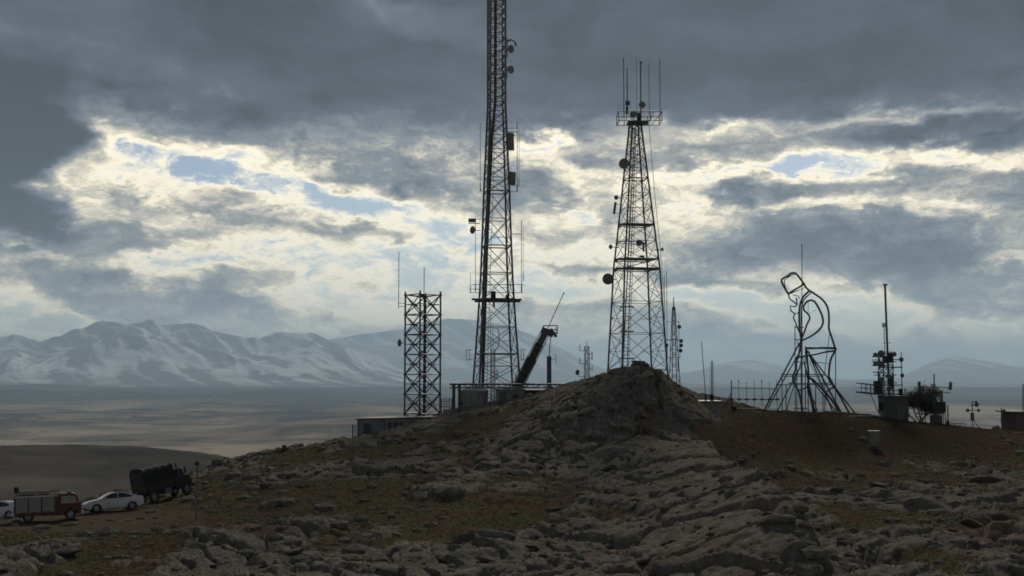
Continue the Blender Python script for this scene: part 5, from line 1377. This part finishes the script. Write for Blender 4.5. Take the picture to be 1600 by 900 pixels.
def car_proto(label, group):
    t = thing('parked_car', label, 'car', (0, 0, 0), group)
    R_ = .335; wx = (-1.33, 1.36)
    xs = sorted(set([round(-2.27 + i * .0567, 4) for i in range(81)]))
    def bot(x):
        z = .24 if -1.95 < x < 2.0 else .30 + .35 * max(0, abs(x) - 2.0)
        for w in wx:
            d = abs(x - w)
            if d < .40: z = max(z, math.sqrt(.40 ** 2 - d * d) + .28)
        return z
    TP = [(-2.28, .72), (-2.24, .95), (-2.12, 1.06), (-1.72, 1.10), (-1.25, 1.30), (-.75, 1.43), (-.2, 1.475), (.2, 1.44), (.62, 1.25), (1.02, 1.01), (1.3, .97), (1.9, .86), (2.18, .74), (2.27, .55)]
    top = lambda x: float(np.interp(x, [a for a, _ in TP], [b for _, b in TP]))
    def hw(x, z):
        e = 1 - .13 * max(0, (abs(x) - 1.7) / .58) ** 2
        k = .87 - .04 * max(0, (.5 - z) / .3) ** 2
        if z > .93: k = .87 - (z - .93) * .50 - .25 * max(0, z - 1.38)
        return k * e
    loft(t, 'body', xs, bot, top, hw, 12, M_WHITE)
    def side(nm, poly, mat, off=.006):
        for s in (-1, 1):
            n = 6; vs = []
            lmesh(t, nm, [(x, s * (hw(x, z) + off), z) for x, z in poly], [tuple(range(len(poly))) if s < 0 else tuple(range(len(poly)))[::-1]], mat)
    side('front_window', [(.86, 1.0), (.47, 1.27), (.18, 1.38), (-.22, 1.40), (-.25, 1.0)], M_GLASS)
    side('rear_window', [(-.31, 1.0), (-.29, 1.40), (-.70, 1.36), (-1.12, 1.23), (-1.42, 1.10), (-1.2, 1.02)], M_GLASS)
    side('door_seam', [(-.29, .35), (-.27, .97), (-.26, .97), (-.275, .35)], M_BLACK)
    side('door_handle', [(-.62, .86), (-.62, .89), (-.42, .895), (-.42, .865)], M_RIM, .02)
    def across(nm, x0, x1, mat, sh=.93, off=.008):
        z0, z1 = top(x0), top(x1); n = Vector((-(z1 - z0), 0, x1 - x0)).normalized() * off * (1 if x1 > x0 else -1)
        lmesh(t, nm, [(x0 + n.x, -hw(x0, z0) * sh, z0 + n.z), (x0 + n.x, hw(x0, z0) * sh, z0 + n.z), (x1 + n.x, hw(x1, z1) * sh, z1 + n.z), (x1 + n.x, -hw(x1, z1) * sh, z1 + n.z)], [(0, 1, 2, 3)], mat)
    across('windscreen', 1.0, .62, M_GLASS); across('windscreen_top', .615, .25, M_GLASS); across('rear_screen', -1.68, -1.27, M_GLASS); across('rear_screen_top', -1.25, -.8, M_GLASS)
    for s in (-1, 1):
        lbox(t, 'headlight', (2.12, s * .62, .66), (.28, .34, .13), M_LAMP, (0, R(20), R(-14 * s)), .04); lbox(t, 'tail_light', (-2.2, s * .62, .86), (.16, .34, .16), M_REDL, (0, 0, 0), .04)
        lbox(t, 'mirror', (.72, s * .97, 1.02), (.14, .2, .13), M_WHITE, (0, 0, 0), .04)
        for w in wx: wheel(t, w, s * .76, R_, .21)
    lbox(t, 'grille', (2.24, 0, .62), (.06, .78, .10), M_BLACK); lbox(t, 'lower_intake', (2.24, 0, .38), (.10, 1.2, .12), M_BLACK); lbox(t, 'number_plate', (2.28, 0, .50), (.02, .5, .1), M_PALE, (0, 0, 0), 0)
    lbox(t, 'underbody', (0, 0, .30), (4.1, 1.2, .2), M_BLACK)
    return t
car = car_proto('white sedan facing left between the red truck and covered truck', 'white cars on the dirt track')
place(car, 176, 797, 92, 211, 0, 0); slope_fit(car, 2.7, 1.5, .02)
def copy_tree(o, parent=None):
    c = o.copy(); COL.objects.link(c); c.parent = parent
    for ch in list(o.children): copy_tree(ch, c)
    return c
car2 = copy_tree(car); car2['label'] = 'white car cut by the left edge behind the red truck'
car2.rotation_euler = (0, 0, R(160)); place(car2, 2, 812, 93, 165, 0, 0); slope_fit(car2, 2.7, 1.5, .02)

def fire_truck():
    t = thing('fire_truck', 'red fire truck with silver shutters and roof ladder on the track', 'truck', (0, 0, 0))
    L0, L1 = -2.9, .9
    lbox(t, 'chassis', (.1, 0, .62), (5.9, 1.0, .25), M_BLACK)
    lbox(t, 'body', (-1.0, 0, 1.45), (3.8, 2.2, 1.7), M_RED, (0, 0, 0), .06)
    lbox(t, 'skirt', (-1.0, 0, .70), (3.8, 2.16, .3), M_RED, (0, 0, 0), .04)
    for s in (-1, 1):
        for x, w in ((-2.28, 1.02), (-1.14, 1.02), (.02, 1.02)):
            sh = lbox(t, 'shutter', (x, s * 1.105, 1.42), (w, .05, 1.25), M_SILV, (0, 0, 0), .015)
            for k in range(8): lbox(sh, 'slat', (0, s * .03, -.53 + k * .152), (w * .97, .02, .12), M_SILV, (0, 0, 0), .008)
            lbox(t, 'shutter_bar', (x, s * 1.14, .84), (.7, .04, .05), M_BLACK)
        lbox(t, 'stripe', (-1.0, s * 1.106, 2.16), (3.7, .02, .14), M_PALE, (0, 0, 0), 0); lbox(t, 'roof_rail', (-1.0, s * .98, 2.42), (3.7, .06, .06), M_SILV)
        for x in (-2.7, -1.6, -.5, .6): lbox(t, 'rail_post', (x, s * .98, 2.35), (.06, .06, .16), M_SILV)
    # cab
    TP = [(.92, 2.05), (1.0, 2.28), (2.2, 2.28), (2.45, 2.16), (2.86, 1.45), (2.95, 1.2), (2.98, .6)]
    top = lambda x: float(np.interp(x, [a for a, _ in TP], [b for _, b in TP]))
    def bot(x):
        d = abs(x - 2.0); return max(.58, math.sqrt(.56 ** 2 - d * d) + .46) if d < .56 else .58
    hw = lambda x, z: 1.08 - .10 * max(0, z - 1.4)
    loft(t, 'cab', [.92 + i * .0515 for i in range(41)], bot, top, hw, 10, M_RED)
    for s in (-1, 1):
        lmesh(t, 'side_window', [(x, s * (hw(x, z) + .006), z) for x, z in ((1.15, 1.45), (2.62, 1.45), (2.33, 2.05), (1.15, 2.08))], [(0, 1, 2, 3) if s < 0 else (3, 2, 1, 0)], M_GLASS)
        lbox(t, 'door_handle', (1.35, s * 1.09, 1.3), (.2, .04, .05), M_BLACK); lbox(t, 'mirror', (2.72, s * 1.28, 1.65), (.12, .22, .42), M_AMBER if s < 0 else M_BLACK)
        lbox(t, 'headlight', (2.96, s * .8, .86), (.06, .3, .2), M_LAMP); lbox(t, 'tail_light', (-2.92, s * .9, 1.0), (.05, .2, .35), M_REDL)
        for x in (-1.7, 2.0): wheel(t, x, s * .88, .48, .3)
    lmesh(t, 'windscreen', [(2.865, -.92, 1.47), (2.865, .92, 1.47), (2.47, .86, 2.13), (2.47, -.86, 2.13)], [(0, 1, 2, 3)], M_GLASS)
    lbox(t, 'front_bumper', (3.0, 0, .6), (.2, 2.2, .26), M_PALE); lbox(t, 'light_bar', (1.9, 0, 2.36), (.3, 1.5, .16), M_BLUEP)
    for s in (-1, 1): lbox(t, 'roof_ladder', (-.9, s * .22 + .3, 2.52), (3.9, .06, .09), M_SILV)
    for k in range(10): lbox(t, 'ladder_rung', (-2.7 + k * .4, .3, 2.52), (.05, .44, .05), M_SILV, (0, 0, 0), 0)
    lbox(t, 'roof_box', (-1.7, -.45, 2.5), (1.4, .6, .32), M_SILV); lbox(t, 'roof_box', (-.3, -.5, 2.46), (1.0, .5, .24), M_GALV)
    lbox(t, 'rear_step', (-3.05, 0, .62), (.35, 2.1, .1), M_SILV); lbox(t, 'rear_shutter', (-2.915, 0, 1.45), (.04, 1.5, 1.3), M_SILV)
    rr = lbox(t, 'floodlight_mast', (-2.75, -.85, 2.5), (.1, .1, .5), M_BLACK); lbox(t, 'floodlight', (-2.75, -.85, 2.78), (.42, .5, .5), M_BLACK)
    return t
ft = fire_truck(); place(ft, 74, 815, 86, 24, 0, 0); slope_fit(ft, 3.7, 1.8, .02); ft.scale = (.78, .86, .86)

def army_truck():
    t = thing('covered_truck', 'dark olive truck with a canvas covered bed parked on the slope', 'truck', (0, 0, 0))
    lbox(t, 'chassis', (0, 0, .85), (6.2, .9, .28), M_BLACK)
    lbox(t, 'cargo_bed', (-1.15, 0, 1.25), (3.9, 2.35, .35), M_OLIVE)
    for s in (-1, 1):
        lbox(t, 'side_board', (-1.15, s * 1.15, 1.62), (3.9, .08, .5), M_OLIVE)
        for k in range(5): lbox(t, 'board_rib', (-2.9 + k * .88, s * 1.2, 1.6), (.08, .05, .5), M_OLIVE, (0, 0, 0), 0)
    lbox(t, 'tailgate', (-3.1, 0, 1.62), (.08, 2.3, .55), M_OLIVE)
    # canvas on hoops, sagging between them
    vs, fs = [], []; prof = [(-1.18, 1.75), (-1.19, 2.3), (-1.16, 2.8), (-1.02, 3.08), (-.7, 3.2), (0, 3.24), (.7, 3.2), (1.02, 3.08), (1.16, 2.8), (1.19, 2.3), (1.18, 1.75)]
    xs = [-3.12 + i * .1775 for i in range(23)]
    for i, x in enumerate(xs):
        sag = .06 * math.sin((i % 5.5) / 5.5 * math.pi)
        for y, z in prof: vs.append((x, y * (1 - sag * .4), z - (sag if z > 2.7 else 0)))
    n = len(prof)
    for i in range(len(xs) - 1):
        for k in range(n - 1): a = i * n + k; fs.append((a, a + n, a + n + 1, a + 1))
    fs.append(tuple(range(n))); fs.append(tuple(range((len(xs) - 1) * n, len(xs) * n))[::-1])
    lmesh(t, 'canvas_cover', vs, fs, M_GREEN, True, 60)
    lmesh(t, 'rear_flap', [(-3.15, -.9, 1.9), (-3.15, .9, 1.9), (-3.15, .85, 2.85), (-3.15, -.85, 2.85)], [(0, 1, 2, 3)], M_BLACK)
    TP = [(.9, 2.35), (1.0, 2.55), (1.7, 2.55), (1.95, 2.4), (2.2, 1.85), (3.0, 1.7), (3.15, 1.45), (3.18, .8)]
    top = lambda x: float(np.interp(x, [a for a, _ in TP], [b for _, b in TP]))
    def bot(x):
        d = abs(x - 2.3); return max(.85, math.sqrt(.66 ** 2 - d * d) + .55) if d < .66 else .85
    hw = lambda x, z: (1.12 if x < 2.2 else 1.0) - .1 * max(0, z - 1.8)
    loft(t, 'cab', [.9 + i * .0543 for i in range(43)], bot, top, hw, 9, M_OLIVE)
    for s in (-1, 1):
        lmesh(t, 'side_window', [(x, s * (hw(x, z) + .008), z) for x, z in ((1.12, 1.85), (2.0, 1.85), (1.82, 2.35), (1.12, 2.38))], [(0, 1, 2, 3) if s < 0 else (3, 2, 1, 0)], M_GLASS)
        lbox(t, 'mirror', (2.1, s * 1.42, 2.35), (.12, .22, .62), M_BLACK); lbox(t, 'mirror_arm', (2.05, s * 1.25, 2.3), (.05, .35, .05), M_BLACK); lbox(t, 'mudguard', (-2.0, s * 1.0, 1.12), (1.3, .42, .06), M_OLIVE)
        lbox(t, 'headlight', (3.17, s * .75, 1.25), (.08, .26, .26), M_LAMP); lbox(t, 'tail_light', (-3.12, s * .95, 1.1), (.06, .24, .16), M_REDL)
        for x in (-2.1, 2.3): wheel(t, x, s * .98, .56, .34)
        lbox(t, 'fuel_tank', (-.2, s * .85, .82), (.95, .5, .5), M_GALV if s < 0 else M_OLIVE)
    lmesh(t, 'windscreen', [(2.21, -.9, 1.9), (2.21, .9, 1.9), (1.99, .86, 2.38), (1.99, -.86, 2.38)], [(0, 1, 2, 3)], M_GLASS)
    lbox(t, 'front_bumper', (3.3, 0, .85), (.2, 2.3, .25), M_OLIVE); lbox(t, 'snorkel', (1.15, -1.2, 2.5), (.14, .14, 1.2), M_BLACK)
    return t
at_ = army_truck(); place(at_, 257, 783, 107, 52, 0, 0); slope_fit(at_, 4.4, 1.9, .02); at_.scale = (.8, .97, 1.02)
# ---------------------------------------------------------------- boulders, loose stones and dry tufts on the hill
def rock_mesh(seed, mat):
    rng = np.random.default_rng(seed)
    bm = bmesh.new(); bmesh.ops.create_icosphere(bm, subdivisions=3, radius=1)
    pl = [(Vector(rng.normal(size=3)).normalized(), rng.uniform(.55, .85)) for _ in range(11)]
    for v in bm.verts:
        for n, d in pl:                                   # chip flat faces off
            k = v.co.dot(n) - d
            if k > 0: v.co -= n * k * .92
        f = 1 + .10 * (vnoise(np.array([v.co.x * 2.3 + 9]), np.array([v.co.y * 2.3 + v.co.z * 1.7 + seed]), seed)[0] - .5) * 2
        v.co *= f
        if v.co.z < -.35: v.co.z = -.35 + (v.co.z + .35) * .3
    me = bpy.data.meshes.new('rock'); bm.to_mesh(me); bm.free()
    me.polygons.foreach_set('use_smooth', np.ones(len(me.polygons), dtype=bool)); me.set_sharp_from_angle(angle=R(28))
    a = me.attributes.new('rock', 'FLOAT', 'POINT'); a.data.foreach_set('value', np.ones(len(me.vertices), dtype=np.float32))
    me.materials.append(mat); return me
ROCKS = [rock_mesh(60 + i, M_HILL) for i in range(14)]
rng = np.random.default_rng(77)
taken = []
def rock_here(x, y):
    a = math.degrees(math.atan2(x, y)); i = int((a + 31) / 62 * (NA - 1)); j = min(max(bisect_right(dist, y) - 1, 0), len(dist) - 2)
    return float(H_rock[j, min(max(i, 0), NA - 1)]), float(H_bank[j, min(max(i, 0), NA - 1)]), float(H_track[j, min(max(i, 0), NA - 1)])
n = 0; tries = 0
while n < 210 and tries < 9000:
    tries += 1
    y = float(rng.uniform(44, 124)); x = float(rng.uniform(-.47, .47) * y); rk, bk, tr = rock_here(x, y)
    if rng.random() > .15 + .85 * rk or bk > .008 or tr > .35: continue
    s = float(rng.lognormal(-1.0, .45)) * (.75 + y / 140); s = min(s, 1.5)
    if any((x - a) ** 2 + (y - b) ** 2 < (s + c) ** 2 * .75 for a, b, c in taken): continue
    taken.append((x, y, s)); z = ground(x, y)
    o = bpy.data.objects.new('rock', ROCKS[int(rng.integers(len(ROCKS)))]); COL.objects.link(o); o.parent = hill
    o.location = (x, y, z - s * .08); o.rotation_euler = (float(rng.normal(0, .22)), float(rng.normal(.18, .22)), float(rng.uniform(0, 6.3)))
    o.scale = (s * float(rng.uniform(1.0, 1.9)), s * float(rng.uniform(.8, 1.3)), s * float(rng.uniform(.35, .62))); n += 1

def stones(N):
    base = []
    for q in range(6):
        bm = bmesh.new(); bmesh.ops.create_icosphere(bm, subdivisions=1, radius=1); r2 = np.random.default_rng(900 + q)
        V = np.array([v.co[:] for v in bm.verts]) * (1 + .35 * (r2.random((len(bm.verts), 1)) - .5)) * [1.2, 1, .6]; F = np.array([[v.index for v in f.verts] for f in bm.faces]); bm.free(); base.append((V, F))
    vs, fs, off = [], [], 0
    for _ in range(N):
        y = float(rng.uniform(42, 130)); x = float(rng.uniform(-.47, .47) * y); rk, bk, tr = rock_here(x, y)
        if bk > .5 and rng.random() < .9 or (tr > .5 and rng.random() < .6): continue
        s = float(rng.lognormal(-1.75, .5)) * (.6 + y / 120); V, F = base[int(rng.integers(6))]; a = float(rng.uniform(0, 6.28)); c, sn = math.cos(a), math.sin(a)
        W = V @ np.array([[c, sn, 0], [-sn, c, 0], [0, 0, 1]]) * s + [x, y, ground(x, y) + s * .1]
        vs.append(W); fs.append(F + off); off += len(W)
    V, F = np.vstack(vs), np.vstack(fs)
    me = bpy.data.meshes.new('loose_stones'); me.from_pydata(V.tolist(), [], F.tolist())
    a = me.attributes.new('rock', 'FLOAT', 'POINT'); a.data.foreach_set('value', np.ones(len(V), dtype=np.float32))
    o = link('loose_stones', me, M_HILL, hill); o['kind'] = 'stuff'
stones(1500)

def tufts(name, N, cond, mat, h0, h1, blades):
    vs, fs = [], []
    rn = np.random.default_rng(len(name) + N)
    for _ in range(N):
        y = float(rn.uniform(42, 138)); x = float(rn.uniform(-.47, .47) * y); rk, bk, tr = rock_here(x, y)
        if not cond(rk, bk, tr, rn.random()): continue
        z = ground(x, y) - .03; hh = float(rn.uniform(h0, h1)); w = hh * .75
        for k in range(blades):
            a = float(rn.uniform(0, 6.28)); le = float(rn.uniform(.15, .9)) * hh; px_, py_ = x + float(rn.normal(0, w * .35)), y + float(rn.normal(0, w * .35)); bw = .012 + .018 * hh + .0002 * y
            i = len(vs); c, s = math.cos(a), math.sin(a); H = hh * float(rn.uniform(.6, 1.1))
            vs += [(px_ - s * bw, py_ + c * bw, z), (px_ + s * bw, py_ - c * bw, z), (px_ + c * le * .45 + s * bw * .7, py_ + s * le * .45 - c * bw * .7, z + H * .65), (px_ + c * le * .45 - s * bw * .7, py_ + s * le * .45 + c * bw * .7, z + H * .65), (px_ + c * le, py_ + s * le, z + H)]
            fs += [(i, i + 1, i + 2, i + 3), (i + 3, i + 2, i + 4)]
    me = bpy.data.meshes.new(name); me.from_pydata(vs, [], fs); o = link(name, me, mat, hill); o['kind'] = 'stuff'
def grass_mat(name, col):
    m = plain_mat(name, col, .9, 0, .4, .3, spec=0.0)
    tr = m.node_tree; bs = [q for q in tr.nodes if q.type == 'BSDF_PRINCIPLED'][0]; out = [q for q in tr.nodes if q.type == 'OUTPUT_MATERIAL'][0]
    tl = tr.nodes.new('ShaderNodeBsdfTranslucent'); mx_ = tr.nodes.new('ShaderNodeMixShader'); mx_.inputs[0].default_value = .5
    tr.links.new(bs.inputs['Base Color'].links[0].from_socket, tl.inputs[0])
    tr.links.new(bs.outputs[0], mx_.inputs[1]); tr.links.new(tl.outputs[0], mx_.inputs[2]); tr.links.new(mx_.outputs[0], out.inputs[0])
    return m
M_TUFT = grass_mat('dry_olive_grass', (.105, .097, .055))
M_RTUFT = grass_mat('rusty_dry_grass', (.10, .075, .048))
tufts('dry_grass', 26000, lambda rk, bk, tr, u: bk < .4 and tr < .5 and u > rk * 1.1 - .05, M_TUFT, .07, .2, 6)
tufts('brown_grass', 45000, lambda rk, bk, tr, u: bk > .2 and u < bk, M_RTUFT, .08, .24, 5)
